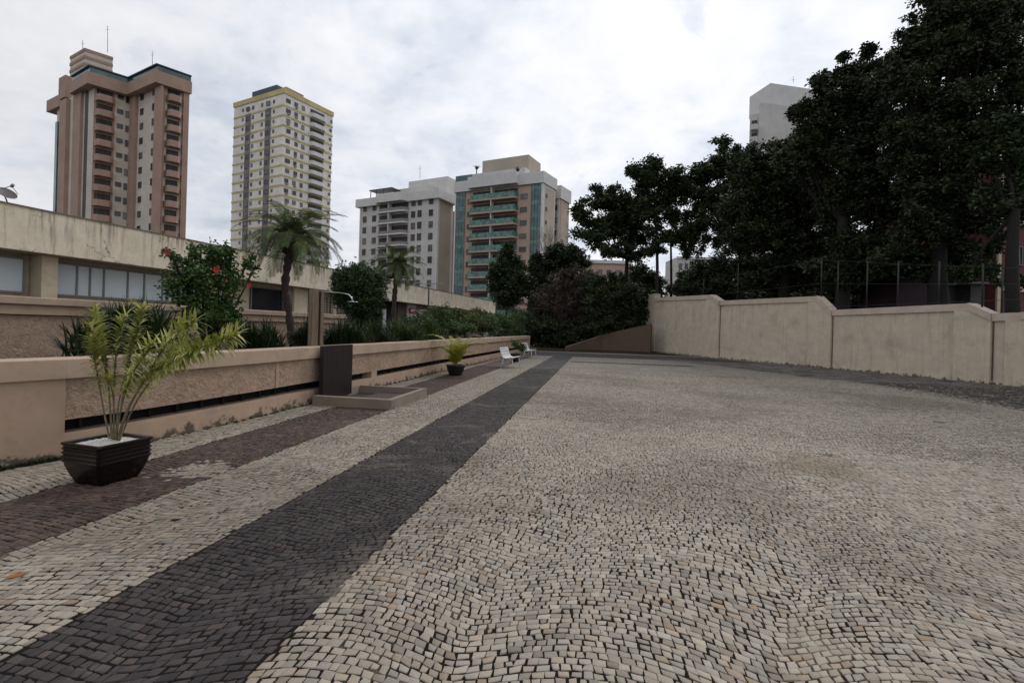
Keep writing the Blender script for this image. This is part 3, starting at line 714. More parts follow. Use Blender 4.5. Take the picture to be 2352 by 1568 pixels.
def pot_square(c, rz, label):
    r = thing('plant_pot', label, 'plant pot', c); r.rotation_euler = (0, 0, rz)
    def ring(w, z, n=6):
        out_ = []; rad = .035
        for (sx, sy, a0_) in ((1, 1, 0), (-1, 1, PI/2), (-1, -1, PI), (1, -1, 1.5*PI)):
            for k in range(n): a = a0_+PI/2*k/(n-1); out_.append((sx*(w-rad)+rad*math.cos(a), sy*(w-rad)+rad*math.sin(a), z))
        return out_
    prof = [(.165, 0), (.185, .012), (.20, .05), (.228, .12), (.248, .19), (.252, .21)]
    for k in range(4): z = .225+k*.040; prof += [(.256, z), (.266, z+.008), (.266, z+.022), (.256, z+.030)]
    prof += [(.262, .392), (.272, .40), (.27, .418), (.25, .42), (.235, .415), (.23, .36)]
    vs = []; fs = []
    for w, z in prof: vs += ring(w, z)
    n = 24
    for i in range(len(prof)-1):
        for k in range(n): fs.append((i*n+k, i*n+(k+1) % n, (i+1)*n+(k+1) % n, (i+1)*n+k))
    fs.append(tuple(range(n))[::-1])
    b = MB(); b.add([(x+c[0], y+c[1], z+c[2]) for x, y, z in vs], fs); b.build('pot_body', M['pot'], r)
    b = MB(); m_ = 14
    for i in range(m_):
        for j in range(m_):
            q = []
            for di, dj in ((0, 0), (1, 0), (1, 1), (0, 1)):
                ii, jj = i+di, j+dj; x, y = -.24+.48*ii/m_, -.24+.48*jj/m_
                q.append((c[0]+x, c[1]+y, c[2]+.385+.035*math.exp(-(x*x+y*y)/.02)+.006*math.sin(ii*5.1+jj*3.3)))
            b.face(q, 0, True)
    b.build('pebbles', M['pebble'], r)
    return r
pf = at(230, 1025, 4.70)
PC = G(243, 1058, 0); PC = Vector((-4.86, 4.27, 0))
vase = pot_square(tuple(PC), math.radians(-7), 'square glossy dark ribbed pot of white pebbles in the left foreground')

# ---- foliage tools
def frames(d):
    """unit vectors perpendicular to each row of d"""
    d = d/np.maximum(np.linalg.norm(d, axis=1, keepdims=True), 1e-6)
    r = rng.normal(size=d.shape); s_ = np.cross(d, r); s_ /= np.maximum(np.linalg.norm(s_, axis=1, keepdims=True), 1e-6)
    return d, s_
def leaves(P, D, L, Wd, side=None, droop=.15):
    """diamond leaves from base points P along D; arrays"""
    n = len(P); d, s_ = frames(D)
    if side is not None: s_ = side
    L = np.broadcast_to(L, (n,))[:, None]; Wd = np.broadcast_to(Wd, (n,))[:, None]
    dn = np.array([[0, 0, -1.]])
    V = np.empty((n, 4, 3)); V[:, 0] = P; V[:, 1] = P+d*L*.5+s_*Wd*.5; V[:, 2] = P+d*L+dn*L*droop; V[:, 3] = P+d*L*.5-s_*Wd*.5
    return V.reshape(-1, 3), np.arange(n*4).reshape(-1, 4)
def blob_leaves(blobs, density, L, per=7, shell=.55, up=.25, spread=.16, wl=.55, grp=14, sig=.17):
    """rosettes of leaves scattered through ellipsoids; blobs = (centre, (rx,ry,rz))"""
    VS = []; FS = []; k0 = 0
    for c, r in blobs:
        r = np.array(r, float); vol = (r[0]*r[1]*r[2])**(2/3)
        n = max(3, int(density*vol))
        u = rng.normal(size=(n, 3)); u /= np.linalg.norm(u, axis=1, keepdims=True)
        # lumpy: pull points towards a few sub-centres
        ns = max(4, n//grp); sc = rng.normal(size=(ns, 3)); sc /= np.linalg.norm(sc, axis=1, keepdims=True); sc *= rng.uniform(shell, 1.12, size=(ns, 1))
        pts_ = sc[rng.integers(0, ns, n)]+rng.normal(size=(n, 3))*sig
        P = np.array(c)+pts_*r
        P = np.repeat(P, per, 0); m_ = len(P)
        D = rng.normal(size=(m_, 3)); D[:, 2] = D[:, 2]*.6+up
        P = P+rng.normal(size=(m_, 3))*spread*L*1.2
        V, Fq = leaves(P, D, L*rng.uniform(.65, 1.2, m_), L*wl*rng.uniform(.8, 1.1, m_))
        VS.append(V); FS.append(Fq+k0); k0 += len(V)
    return np.concatenate(VS), np.concatenate(FS)
def blades(P, n, h, spread, w, seg=4, lean=None):
    """arching strap leaves from around P"""
    VS = []; FS = []; k0 = 0
    az = rng.uniform(0, 2*PI, n); hh = h*rng.uniform(.55, 1.05, n); sp = spread*rng.uniform(.15, 1., n); ww = w*rng.uniform(.7, 1.2, n)
    base = np.array(P)[None]+np.stack([rng.normal(size=n)*spread*.12, rng.normal(size=n)*spread*.12, np.zeros(n)], 1)
    out_ = np.stack([np.cos(az), np.sin(az), np.zeros(n)], 1); side = np.stack([-np.sin(az), np.cos(az), np.zeros(n)], 1)
    rows = []
    for k in range(seg+1):
        t = k/seg; z = hh*(1.35*t-.45*t*t-.25*t**3*(sp/spread)); q = base+out_*(sp*t**1.7)[:, None]+np.array([0, 0, 1.])*z[:, None]
        wk = ww*(1-t**2)*.5+.0008
        rows.append((q-side*wk[:, None], q+side*wk[:, None]))
    V = np.stack([np.stack(r_, 1) for r_ in rows], 1).reshape(n, -1, 3)
    m_ = 2*(seg+1); Fq = []
    for k in range(seg): Fq.append([2*k, 2*k+1, 2*k+3, 2*k+2])
    Fq = (np.array(Fq)[None]+np.arange(n)[:, None, None]*m_).reshape(-1, 4)
    return V.reshape(-1, 3), Fq
def merge(parts):
    k = 0; VS = []; FS = []
    for V, Fq in parts: VS.append(V); FS.append(Fq+k); k += len(V)
    return np.concatenate(VS), np.concatenate(FS)
def curve(pts_, n=16):
    """Catmull-Rom through points"""
    P = [Vector(p) for p in pts_]; P = [P[0]*2-P[1]]+P+[P[-1]*2-P[-2]]; out_ = []
    for i in range(1, len(P)-2):
        for k in range(n):
            t = k/n; a, b_, c_, d = P[i-1:i+3]
            out_.append(.5*((2*b_)+(c_-a)*t+(2*a-5*b_+4*c_-d)*t*t+(3*b_-a-3*c_+d)*t**3))
    out_.append(P[-2]); return out_

# variegated plant standing in the square pot
D0 = float(PC.x*-math.sin(YAW)+PC.y*math.cos(YAW))
plant = thing('potted_plant', 'yellow green variegated plant with leaning stems in the square dark pot', 'plant', tuple(PC))
stems = [
 ([(252, 1012, 0), (236, 930, .02), (222, 850, .05), (205, 775, .08)], .40, 1.0),
 ([(256, 1012, 0), (252, 920, .05), (240, 800, .1), (222, 730, .12), (214, 715, .12)], .42, 1.0),
 ([(262, 1012, 0), (262, 900, -.02), (268, 800, -.05), (282, 740, -.05), (290, 725, -.05)], .45, .9),
 ([(266, 1010, 0), (272, 930, .05), (292, 840, .1), (315, 760, .15), (328, 705, .15)], .38, 1.15),
 ([(270, 1012, 0), (300, 930, -.08), (345, 850, -.15), (392, 780, -.25), (448, 738, -.3)], .45, 1.15),
 ([(268, 1012, 0), (292, 940, .1), (330, 880, .2), (372, 840, .3), (418, 800, .35)], .45, 1.0),
 ([(274, 1012, 0), (312, 925, -.1), (370, 848, -.2), (440, 805, -.3), (500, 790, -.35), (545, 768, -.35)], .42, 1.15),
 ([(260, 1012, 0), (262, 950, -.1), (258, 900, -.15), (246, 862, -.18)], .25, .7),
 ([(264, 1012, 0), (280, 930, -.15), (302, 862, -.22), (330, 820, -.25), (352, 790, -.25)], .40, 1.0),
 ([(266, 1010, 0), (284, 900, .15), (300, 820, .2), (308, 760, .2)], .40, 1.0),
 ([(258, 1010, 0), (248, 880, -.1), (228, 800, -.12), (208, 745, -.12)], .40, .9)]
parts = []; sb = MB()
for path, frac, ls in stems:
    pts_ = curve([at(px, py, D0+dd) for px, py, dd in path], 14)
    n = len(pts_); sb.tube(pts_, [.0085*(1-.5*i/n) for i in range(n)], 6)
    # whorls of arching narrow leaves
    L_ = [0.]
    for i in range(1, n): L_.append(L_[-1]+(pts_[i]-pts_[i-1]).length)
    tot = L_[-1]; s_ = tot*(1-frac*1.25); k = 0
    VS = []
    while s_ < tot:
        i = max(1, next((j for j in range(n) if L_[j] >= s_), n-1)); f = (s_-L_[i-1])/max(1e-6, L_[i]-L_[i-1])
        p = pts_[i-1].lerp(pts_[i], f); tdir = (pts_[i]-pts_[i-1]).normalized()
        e1 = tdir.cross(Vector((.2, .9, .1))).normalized(); e2 = tdir.cross(e1)
        tip = max(0., (s_-tot*(1-frac))/(tot*frac))
        for q in range(3):
            a = k*2.4+q*2.1+random.random()*1.2; k += 1
            o_ = e1*math.cos(a)+e2*math.sin(a); L = .165*ls*random.uniform(.75, 1.15)*(1 if tip > .15 else .75); w = .022*ls*random.uniform(.8, 1.2)
            d0 = (o_*1.0+tdir*(.25+.65*tip)).normalized(); row = []
            q0 = p.copy(); dd = d0.copy()
            sd_ = dd.cross(Vector((0, 0, 1))); sd_ = sd_.normalized() if sd_.length > .05 else e1
            for j in range(5):
                ww = w*(.5, 1., .9, .6, .06)[j]*.5; row += [q0-sd_*ww, q0+sd_*ww]
                q0 = q0+dd*(L/4); dd = (dd+Vector((0, 0, -.22))).normalized()
            VS.append([tuple(v) for v in row])
        s_ += .0125
    V = np.array(VS).reshape(-1, 3); nn = len(VS)
    Fq = (np.array([[2*j, 2*j+1, 2*j+3, 2*j+2] for j in range(4)])[None]+np.arange(nn)[:, None, None]*10).reshape(-1, 4)
    parts.append((V, Fq))
V, Fq = merge(parts); mesh_np('leaves', V, Fq, M['varieg'], plant)
sb.build('stems', M['stem'], plant)

# bowl pot with yellow-green palm
def frond(base, az, length, rise, droop, nl=22, ll=.22, lw=.02, el0=1.2, vshape=.35):
    """a pinnate frond; returns stem points and leaflet quads"""
    pts_ = []; p = Vector(base); el = el0; n = 18; o_ = Vector((math.cos(az), math.sin(az), 0))
    for i in range(n+1):
        pts_.append(p.copy()); p = p+(o_*math.cos(el)+Vector((0, 0, math.sin(el))))*(length/n); el -= droop/n*(1+.9*i/n)
    P = []; D = []; LL = []; SD = []
    side = Vector((-o_.y, o_.x, 0))
    for k in range(nl):
        t = .14+.86*k/(nl-1); i = min(n-1, int(t*n)); q = pts_[i].lerp(pts_[i+1], t*n-i) if i < n else pts_[-1]
        td = (pts_[i+1]-pts_[i]).normalized(); upv = side.cross(td)*-1
        if upv.z < 0: upv = -upv
        for s_ in (1, -1):
            d = (side*s_*1.0+td*(.55+.5*t)+upv*vshape*random.uniform(.2, 1)).normalized()
            P.append(q); D.append(d); LL.append(ll*(math.sin(PI*min(1, .18+.74*t))**.7)*random.uniform(.85, 1.1)); SD.append(td)
    V = []
    for q, d, l, td in zip(P, D, LL, SD):
        a = q; b_ = q+d*l*.5+Vector((0, 0, -l*.06)); c_ = q+d*l*.97+Vector((0, 0, -l*.20)); w = lw*.5
        V += [a-td*w*.5, a+td*w*.5, b_-td*w, b_+td*w, c_-td*w*.12, c_+td*w*.12]
    nn = len(P); V = np.array([tuple(v) for v in V]); Fq = (np.array([[0, 1, 3, 2], [2, 3, 5, 4]])[None]+np.arange(nn)[:, None, None]*6).reshape(-1, 4)
    return pts_, V, Fq
pc = G(1046, 862); pc = Vector((pc.x, pc.y, 0))
pot2 = thing('plant_pot', 'round black bowl pot holding a yellow green palm beside the wall', 'plant pot', tuple(pc))
b = MB(); b.lathe([(0, 0), (.19, 0), (.215, .03), (.27, .16), (.31, .31), (.325, .345), (.325, .37), (.30, .372), (.285, .34), (.0, .34)], pc, 32); b.build('pot_body', M['potblack'], pot2)
ap = thing('potted_palm', 'small yellow green palm with two tall arching fronds in a black bowl', 'plant', (pc.x, pc.y, .33))
parts = []; sb = MB()
vr = Vector((math.cos(YAW), math.sin(YAW), 0)); az_r = math.atan2(vr.y, vr.x)
spec = [(az_r+PI-.1, 1.75, 1.50, 1.30, .28), (az_r+.1, 1.7, 1.44, 1.30, .28), (az_r-.2, 1.45, 1.38, 1.2, .26)]+[(random.uniform(0, 2*PI), random.uniform(.7, 1.25), random.uniform(.95, 1.5), random.uniform(.5, 1.3), .20) for _ in range(26)]
for az, ln, e0_, dr_, ll in spec:
    bp = pc+Vector((random.uniform(-.05, .05), random.uniform(-.05, .05), .33))
    q, V, Fq = frond(bp, az, ln, 0, dr_, 22, ll*1.1, .075 if ln > 1.4 else .036, e0_); sb.tube(q, [.009*(1-.8*i/len(q)) for i in range(len(q))], 5); parts.append((V, Fq))
V, Fq = merge(parts); mesh_np('fronds', V, Fq, M['areca'], ap); sb.build('stalks', plain('yellow_stalks', (.25, .22, .05), .6), ap)

# third pot with a bushy plant between the benches
p3 = G(1184, 829); d3 = 25.
c3 = at(1184, 822, d3); c3 = Vector((c3.x, c3.y, 0))
pot3 = thing('plant_pot', 'black pot with a bushy green plant between the two white benches', 'plant pot', tuple(c3))
b = MB(); b.lathe([(0, 0), (.17, 0), (.2, .05), (.25, .38), (.25, .42), (.22, .42), (.2, .38), (0, .38)], c3, 24); b.build('pot_body', M['potblack'], pot3)
V, Fq = blob_leaves([((c3.x, c3.y, .78), (.40, .40, .36))], 700, .12, 5, .3)
o = mesh_np('bushy_potted_plant', V, Fq, M['hib']); tag(o, 'round bushy green plant in the black pot between the white benches', 'plant')

def make_bench(c, label, z0=0., rz=0.):
    r = thing('garden_bench', label, 'bench', (0, 0, 0), 'white slatted benches by the planter wall')
    Lb = 1.35
    prof = [(-.34, .86), (-.31, .78), (-.275, .68), (-.24, .58), (-.20, .49), (-.14, .435), (-.06, .42), (.03, .425), (.12, .44), (.20, .455), (.27, .45)]
    b = MB(); s2 = MB()
    for i in range(len(prof)-1):
        (xa, za), (xb, zb_) = prof[i], prof[i+1]; d = Vector((xb-xa, 0, zb_-za)); n = Vector((-d.z, 0, d.x)).normalized()
        tgt = b if i < 5 else s2
        tgt.obox((xa+d.x*.08, -Lb/2, za+d.z*.08), (d.x*.80, 0, d.z*.80), (0, Lb, 0), n*.018)
    b.build('backrest', M['white'], r); s2.build('seat', M['white'], r)
    for y in (-Lb/2+.06, Lb/2-.06):
        f = MB(); f.tube([(x, y, z-.014) for x, z in prof], .014, 6); f.build('side_frame', M['white'], r)
        for (xa, za, xb) in ((-.15, .43, -.27), (.2, .44, .27)):
            f = MB(); f.tube([(xa, y, za), (xb, y, .0)], .015, 6); f.build('leg', M['white'], r)
    f = MB(); f.tube([(-.21, -Lb/2+.06, .22), (-.21, Lb/2-.06, .22)], .011, 6); f.build('stretcher', M['white'], r)
    r.location = c; r.rotation_euler = (0, 0, rz); return r
g1 = G(1172, 841); be = make_bench((-3.62, 20.7, 0), 'nearer white slatted bench facing the plaza, left of the potted bush', rz=math.radians(-4))
def copy_tree(o, parent=None):
    c_ = o.copy(); COL.objects.link(c_)
    if parent is not None: c_.parent = parent
    for ch in list(o.children): copy_tree(ch, c_)
    return c_
be2 = copy_tree(be); be2.location = (-3.86, 28.3, 0); be2['label'] = 'farther white slatted bench near the end of the planter wall'

# ------------------------------------------------------------ planting behind the low wall
def dX(px, X): return X/ray(px, 740)[0]
def clump(px0, px1, ytop, X_, label, m, n=260, w=.022, zb=.7, grp=None, dark=None):
    cx = (px0+px1)/2; dist = dX(cx, X_); c_ = at(cx, ytop, dist); h = (c_.z-zb)*(1.32 if px0 < 250 else 1.18); sp = (px1-px0)*dist/F*.5
    r = thing('strap_leaf_clump', label, 'plant', (c_.x, c_.y, zb), grp)
    V, Fq = merge([blades((c_.x+vr.x*u_*sp+random.uniform(-.3, .3)*sp, c_.y+vr.y*u_*sp+random.uniform(-.3, .3)*sp, zb), n//3, h*random.uniform(.8, 1.12)*(1-.25*abs(u_)), sp*1.35, w*1.15) for u_ in (-.75, -.45, -.2, 0, .2, .45, .75)])
    mesh_np('leaf_blades', V, Fq, m, r); return r
GR = 'strap leaved clumps in the garden bed'
clump(200, 400, 684, -7.9, 'tall dark spiky clump behind the variegated potted plant', M['grassy'], 760, .034, grp=GR)
clump(330, 470, 735, -7.2, 'dark spiky clump below the red flowered bush on its left', M['grassy'], 420, .028, grp=GR)
clump(545, 650, 708, -6.9, 'dark spiky clump left of the nearer palm trunk', M['grassy'], 520, .022, grp=GR)
clump(676, 735, 722, -6.7, 'spiky clump between the nearer palm trunk and the shower post', M['grassy'], 360, .02, grp=GR)
clump(745, 835, 726, -6.7, 'spiky clump right of the shower post', M['grassy'], 520, .02, grp=GR)
clump(828, 895, 726, -6.6, 'dark grassy clump under the round clipped tree', M['grassy'], 420, .02, grp=GR)
clump(888, 962, 722, -6.5, 'grassy clump below the farther palm trunk', M['shrub'], 620, .02, grp=GR)
clump(955, 1008, 726, -6.5, 'grassy clump right of the farther palm trunk', M['shrub'], 420, .02, grp=GR)
def bush(name, blobs, m, label, cat, dens, L, per=6, zb=.7, stems_=True, grp=None, wl=.55, shell=.45, up=.25):
    """blobs in pixels: (px, py, rx, ry, depth[, depth radius])"""
    B_ = []
    for q in blobs:
        px, py, rx, ry, d = q[:5]; d = dX(px, d) if d < 0 else d; c_ = at(px, py, d); k = d/F; dr_ = q[5] if len(q) > 5 else rx*k*.9
        B_.append((tuple(c_), (rx*k*.5+dr_*.5, dr_, ry*k)))
    bx_, by_ = np.mean([c_[0] for c_, _ in B_]), np.mean([c_[1] for c_, _ in B_])
    r = thing(name, label, cat, (bx_, by_, zb), grp)
    V, Fq = blob_leaves(B_, dens, L, per, shell, wl=wl, up=up); mesh_np('foliage', V, Fq, m, r)
    if stems_:
        s_ = MB()
        for c_, rr in B_:
            e = Vector(c_); st_ = Vector((bx_+random.uniform(-.08, .08), by_+random.uniform(-.08, .08), zb)); mid = st_.lerp(e, .5)+Vector((0, 0, .1))
            s_.tube(curve([st_, mid, e], 5), [.03*(1-.6*k/10) for k in range(11)], 6)
            for _ in range(3):
                t_ = e+Vector((random.uniform(-1, 1)*rr[0], random.uniform(-1, 1)*rr[1], random.uniform(-.4, 1)*rr[2]))*.85
                s_.tube([mid.lerp(e, .6), t_], [.014, .004], 5)
        s_.build('branches', M['bark'], r)
    return r, B_
hib, HB_ = bush('flowering_shrub', [(470, 640, 70, 62, -8.1), (420, 620, 45, 45, -8.2), (525, 625, 48, 50, -8.), (565, 602, 22, 20, -8.), (392, 585, 22, 14, -8.2), (460, 580, 36, 26, -8.1), (505, 590, 30, 34, -7.9), (475, 715, 62, 62, -8.1), (515, 735, 38, 50, -8.1), (440, 700, 45, 50, -8.2), (585, 618, 12, 12, -8.)],
    M['hib'], 'large leafy bush with red flowers in front of the cream building', 'bush', 1500, .085, 5)
def flower(c_, r_, parent):
    b = MB(); c_ = Vector(c_); view = (Vector((0, 0, EYE))-c_).normalized(); e1 = view.cross(Vector((0, 0, 1))).normalized(); e2 = view.cross(e1)
    for k in range(5):
        a = 2*PI*k/5+.3; d = e1*math.cos(a)+e2*math.sin(a); s_ = view.cross(d)
        b.face([c_, c_+d*r_*.6+s_*r_*.42+view*r_*.25, c_+d*r_+view*r_*.1, c_+d*r_*.6-s_*r_*.42+view*r_*.25])
    b.tube([c_, c_+view*r_*.8], r_*.07, 5); return b.build('flower', M['petal'], parent, recalc=False)
for px, py, s_ in ((497, 619, .062), (572, 655, .048), (384, 580, .042), (520, 645, .028), (558, 590, .024), (545, 612, .02)): flower(at(px, py, dX(px, -7.25)), s_*1.15, hib)
bush('clipped_tree', [(822, 668, 46, 46, -7.5), (800, 650, 30, 28, -7.6), (850, 655, 26, 30, -7.6), (820, 655, 50, 44, 16.), (800, 672, 36, 38, 15.8), (845, 672, 38, 44, 16.1), (835, 720, 34, 38, 16.), (812, 640, 40, 26, 16.1), (852, 735, 24, 30, 16)], M['topi'], 'dense rounded dark green clipped tree beside the shower head', 'tree', 4200, .07, 6, shell=.75)
bush('garden_shrub', [(945, 745, 30, 28, -6.7), (975, 748, 26, 26, -6.7)], M['shrub'], 'low green shrub behind the wall, below the red sign', 'bush', 1500, .09, grp='garden shrubs along the wall')
bush('garden_shrub', [(1010, 738, 30, 32, -6.7), (1036, 750, 22, 24, -6.7)], M['shrub'], 'green shrub between the lamp post and the clipped hedge', 'bush', 1500, .10, grp='garden shrubs along the wall')
bush('garden_shrub', [(1005, 722, 20, 14, -7.6)], M['redleaf'], 'small rusty brown shrub behind the green ones near the lamp post', 'bush', 1500, .09, grp='garden shrubs along the wall')
bush('garden_hedge', [(1050, 722, 26, 12, -7.4), (1090, 722, 30, 12, -7.4), (1070, 735, 40, 16, -7.2)], M['hedge'], 'olive yellow topped hedge behind the yellow potted palm', 'hedge', 1700, .10)
bush('garden_hedge', [(1060, 752, 36, 18, -6.6), (1110, 745, 34, 24, -6.6), (1150, 745, 34, 26, -6.6), (1185, 745, 26, 26, -6.5)], M['shrub'], 'dark green hedge running to the far end of the planter wall', 'hedge', 1500, .11)
bush('garden_hedge', [(1210, 742, 24, 22, -6.2), (1190, 728, 22, 18, -7.), (1230, 748, 18, 18, -5.9)], M['tree2'], 'dark bushes above the far corner of the planter wall', 'hedge', 1100, .13)
yk = at(1140, 690, dX(1140, -7.6)); ykr = thing('spiky_pale_plant', 'pale spiky leaved plant at the right end of the cream building', 'plant', (yk.x, yk.y, .7))
V, Fq = merge([blades((yk.x+dx, yk.y, .7+dz), 70, .65, .55, .07) for dx, dz in ((0, .2), (.15, .75), (-.25, .55), (.05, 1.15), (.3, .2))]); mesh_np('leaf_blades', V, Fq, M['pale_leaf'], ykr)
b = MB(); b.tube([(yk.x, yk.y, .7), (yk.x, yk.y, yk.z)], .06, 8); b.build('trunk', M['bark'], ykr)

def palm(px, py_crown, d, path, label, R_=1.15, nf=46, seed=3):
    random.seed(seed); c_ = at(px, py_crown, d)
    base = at(path[0][0], path[0][1], d); r = thing('palm_tree', label, 'palm tree', (base.x, base.y, .7), 'palms in the garden bed')
    pts_ = [Vector((base.x, base.y, .7))]+[at(x, y, d) for x, y in path[1:]]+[c_]
    q = curve(pts_, 8); b = MB(); b.tube(q, [.088+.016*math.sin(i*2.1)+.010*math.sin(i*5.3) for i in range(len(q))], 10); b.build('trunk', M['palmbark'], r)
    b = MB(); b.lathe([(.07, -.50), (.12, -.42), (.20, -.30), (.235, -.14), (.19, .0), (.10, .12), (.0, .16)], c_+Vector((0, 0, -.02)), 14)
    for k in range(26):
        a = random.uniform(0, 2*PI); z_ = random.uniform(-.45, -.05); b.tube([c_+Vector((math.cos(a)*.14, math.sin(a)*.14, z_)), c_+Vector((math.cos(a)*.30, math.sin(a)*.30, z_+random.uniform(-.02, .14)))], [.025, .010], 5)
    b.build('crown_shaft', M['palmbark'], r)
    parts = []; st_ = MB()
    for k in range(nf):
        az = k*2.39996+random.uniform(-.2, .2); t = k/nf
        el = 1.2-1.45*t+random.uniform(-.12, .12); dr_ = random.uniform(.85, 1.3)+.15*t
        qq, V, Fq = frond(c_+Vector((0, 0, .05)), az, R_*random.uniform(.9, 1.15)*(1.12), 0, dr_, 40, .25, .024, el, .3)
        st_.tube(qq, [.011*(1-.8*i/len(qq)) for i in range(len(qq))], 4, cap=False); parts.append((V, Fq))
    V, Fq = merge(parts); mesh_np('fronds', V, Fq, M['palm'], r); st_.build('frond_stalks', M['stem'], r)
    return r
palm(672, 548, 12., [(676, 792), (664, 720), (655, 660), (662, 600)], 'nearer palm with a curved dark trunk left of the shower post', 1.15, 58)
palm(912, 612, 18.4, [(905, 745), (905, 700), (909, 650)], 'farther palm in front of the grey white apartment block', 1.02, 46, 5)
# lamp post
lp = at(983, 735, 21.5); lt = at(984, 652, 21.5)
lampo = thing('lamp_post', 'thin dark lamp post with a pale double arm in front of the cream building', 'lamp post', (lp.x, lp.y, .7))
b = MB(); b.tube([(lp.x, lp.y, .7), (lp.x, lp.y, lt.z)], .035, 8); b.build('pole', plain('dark_pole', (.03, .035, .03), .6), lampo)
for s_ in (-1, 1):
    b = MB(); e = Vector((lp.x, lp.y, lt.z))+vr*s_*.45+Vector((0, 0, .03)); b.tube([(lp.x, lp.y, lt.z), e], .018, 6); b.obox(e-vr*.12-Vector((0, .06, .02)), vr*.24, (0, .12, 0), (0, 0, .05)); b.build('lamp_arm', plain('pale_lamp', (.30, .29, .22), .6), lampo)
# weeds at the foot of the wall
wd = yhit(75, 1055)[0]
V, Fq = merge([blades((wx(y)+.05, y, 0), 26, .10, .10, .012, 3) for y in np.arange(4.1, 5.1, .07)]+[blades((wx(y)+.04, y, 0), 14, .07, .09, .010, 3) for y in np.concatenate([np.arange(7.0, 9.0, .17), np.arange(13., 24., .3)])])
o = mesh_np('weeds', V, Fq, M['grassy']); o['kind'] = 'stuff'; o['label'] = 'small dark weeds growing along the foot of the planter wall'; o['category'] = 'weeds'
# fallen leaves
def deadleaf(px, py, s_, c_, label):
    g = G(px, py); b = MB(); a = random.uniform(0, PI); d = Vector((math.cos(a), math.sin(a), 0)); n = Vector((-d.y, d.x, 0))
    b.face([g+Vector((0, 0, .008)), g+d*s_*.3+n*s_*.22+Vector((0, 0, .02)), g+d*s_*.75+n*s_*.16+Vector((0, 0, .015)), g+d*s_+Vector((0, 0, .03)), g+d*s_*.7-n*s_*.14+Vector((0, 0, .012)), g+d*s_*.3-n*s_*.2+Vector((0, 0, .02))])
    o = b.build('fallen_leaf', plain('dry_leaf', c_, .7), recalc=False); tag(o, label, 'leaf')
deadleaf(2, 1335, .13, (.30, .12, .03), 'orange dry leaf on the pale paving at the far left edge')
deadleaf(1893, 1051, .26, (.05, .03, .025), 'dark brown fallen leaf on the stained paving patch')
deadleaf(2180, 973, .30, (.04, .026, .02), 'dark fallen leaf on the paving toward the right wall')
deadleaf(1800, 859, .32, (.03, .022, .02), 'small dark leaf lying near the foot of the right wall')

# ------------------------------------------------------------ towers behind
def towerglass():
    m, t = newmat('tower_window_glass'); r = t.n('ShaderNodeObjectInfo', None, 5); p = t.pos()
    n = t.noise(p, .5, 2, .5); f = t.m('ADD', t.m('MULTIPLY', r, .65), t.m('MULTIPLY', n, .5))
    out(t, t.ramp(f, [(.0, (.015, .017, .02)), (.45, (.03, .033, .038)), (.62, (.07, .075, .08)), (.78, (.20, .19, .17)), (.9, (.05, .06, .07))]), .2); return m
mt = {
 'brown': plaster('brown_facade', (.39, .265, .20), (.12, .08, .06), .15, scale=.15), 'creamt': plaster('cream_facade', (.60, .54, .45), (.2, .17, .15), .15, scale=.15),
 'glasst': glass('teal_glass', (.06, .125, .13), .15), 'darkw': towerglass(), 'wf': plain('tower_window_frame', (.10, .09, .08), .5),
 'yel': plain('ochre_band', (.50, .42, .19), .8, .15, .3), 'whitet': plaster('white_tower', (.74, .71, .66), (.3, .28, .26), .2, scale=.15, streak=.25), 'greyrec': plain('grey_recess', (.17, .15, .15), .7, .4, .25),
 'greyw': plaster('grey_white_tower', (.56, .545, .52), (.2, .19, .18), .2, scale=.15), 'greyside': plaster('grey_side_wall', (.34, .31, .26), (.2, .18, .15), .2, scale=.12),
 'trim': plain('white_trim', (.60, .59, .57), .7, .08, .5), 'pinkt': plaster('pink_beige_tower', (.44, .325, .255), (.2, .15, .12), .12, scale=.15), 'green': glass('green_glass', (.06, .165, .13), .12, .5, 1.3),
 'beiget': plain('beige_roof_block', (.42, .37, .29), .8, .1, .2), 'roofd': plain('blue_grey_roof', (.06, .075, .095), .7), 'dk': plain('dark_interior', (.035, .028, .026), .6, .5, .4), 'rail': plain('grey_rail', (.22, .21, .21), .5)}
def window_mesh(fc, u, z, w, h, o=.0, glassm='darkw', fm='wf', sill=True):
    b = MB(); t = .07
    fc.box(b, u-w/2+t, u+w/2-t, z+t, z+h-t, .005+o, .02+o, 0)
    fc.box(b, u-w/2, u-w/2+t, z, z+h, .005+o, .09+o, 1); fc.box(b, u+w/2-t, u+w/2, z, z+h, .005+o, .09+o, 1)
    fc.box(b, u-w/2+t+.002, u+w/2-t-.002, z+h-t, z+h, .005+o, .09+o, 1); fc.box(b, u-w/2+t+.002, u+w/2-t-.002, z, z+t, .005+o, .16+o, 1)
    if w > 1.1: fc.box(b, u-.03, u+.03, z+t+.002, z+h-t-.002, .022+o, .07+o, 1)
    return b
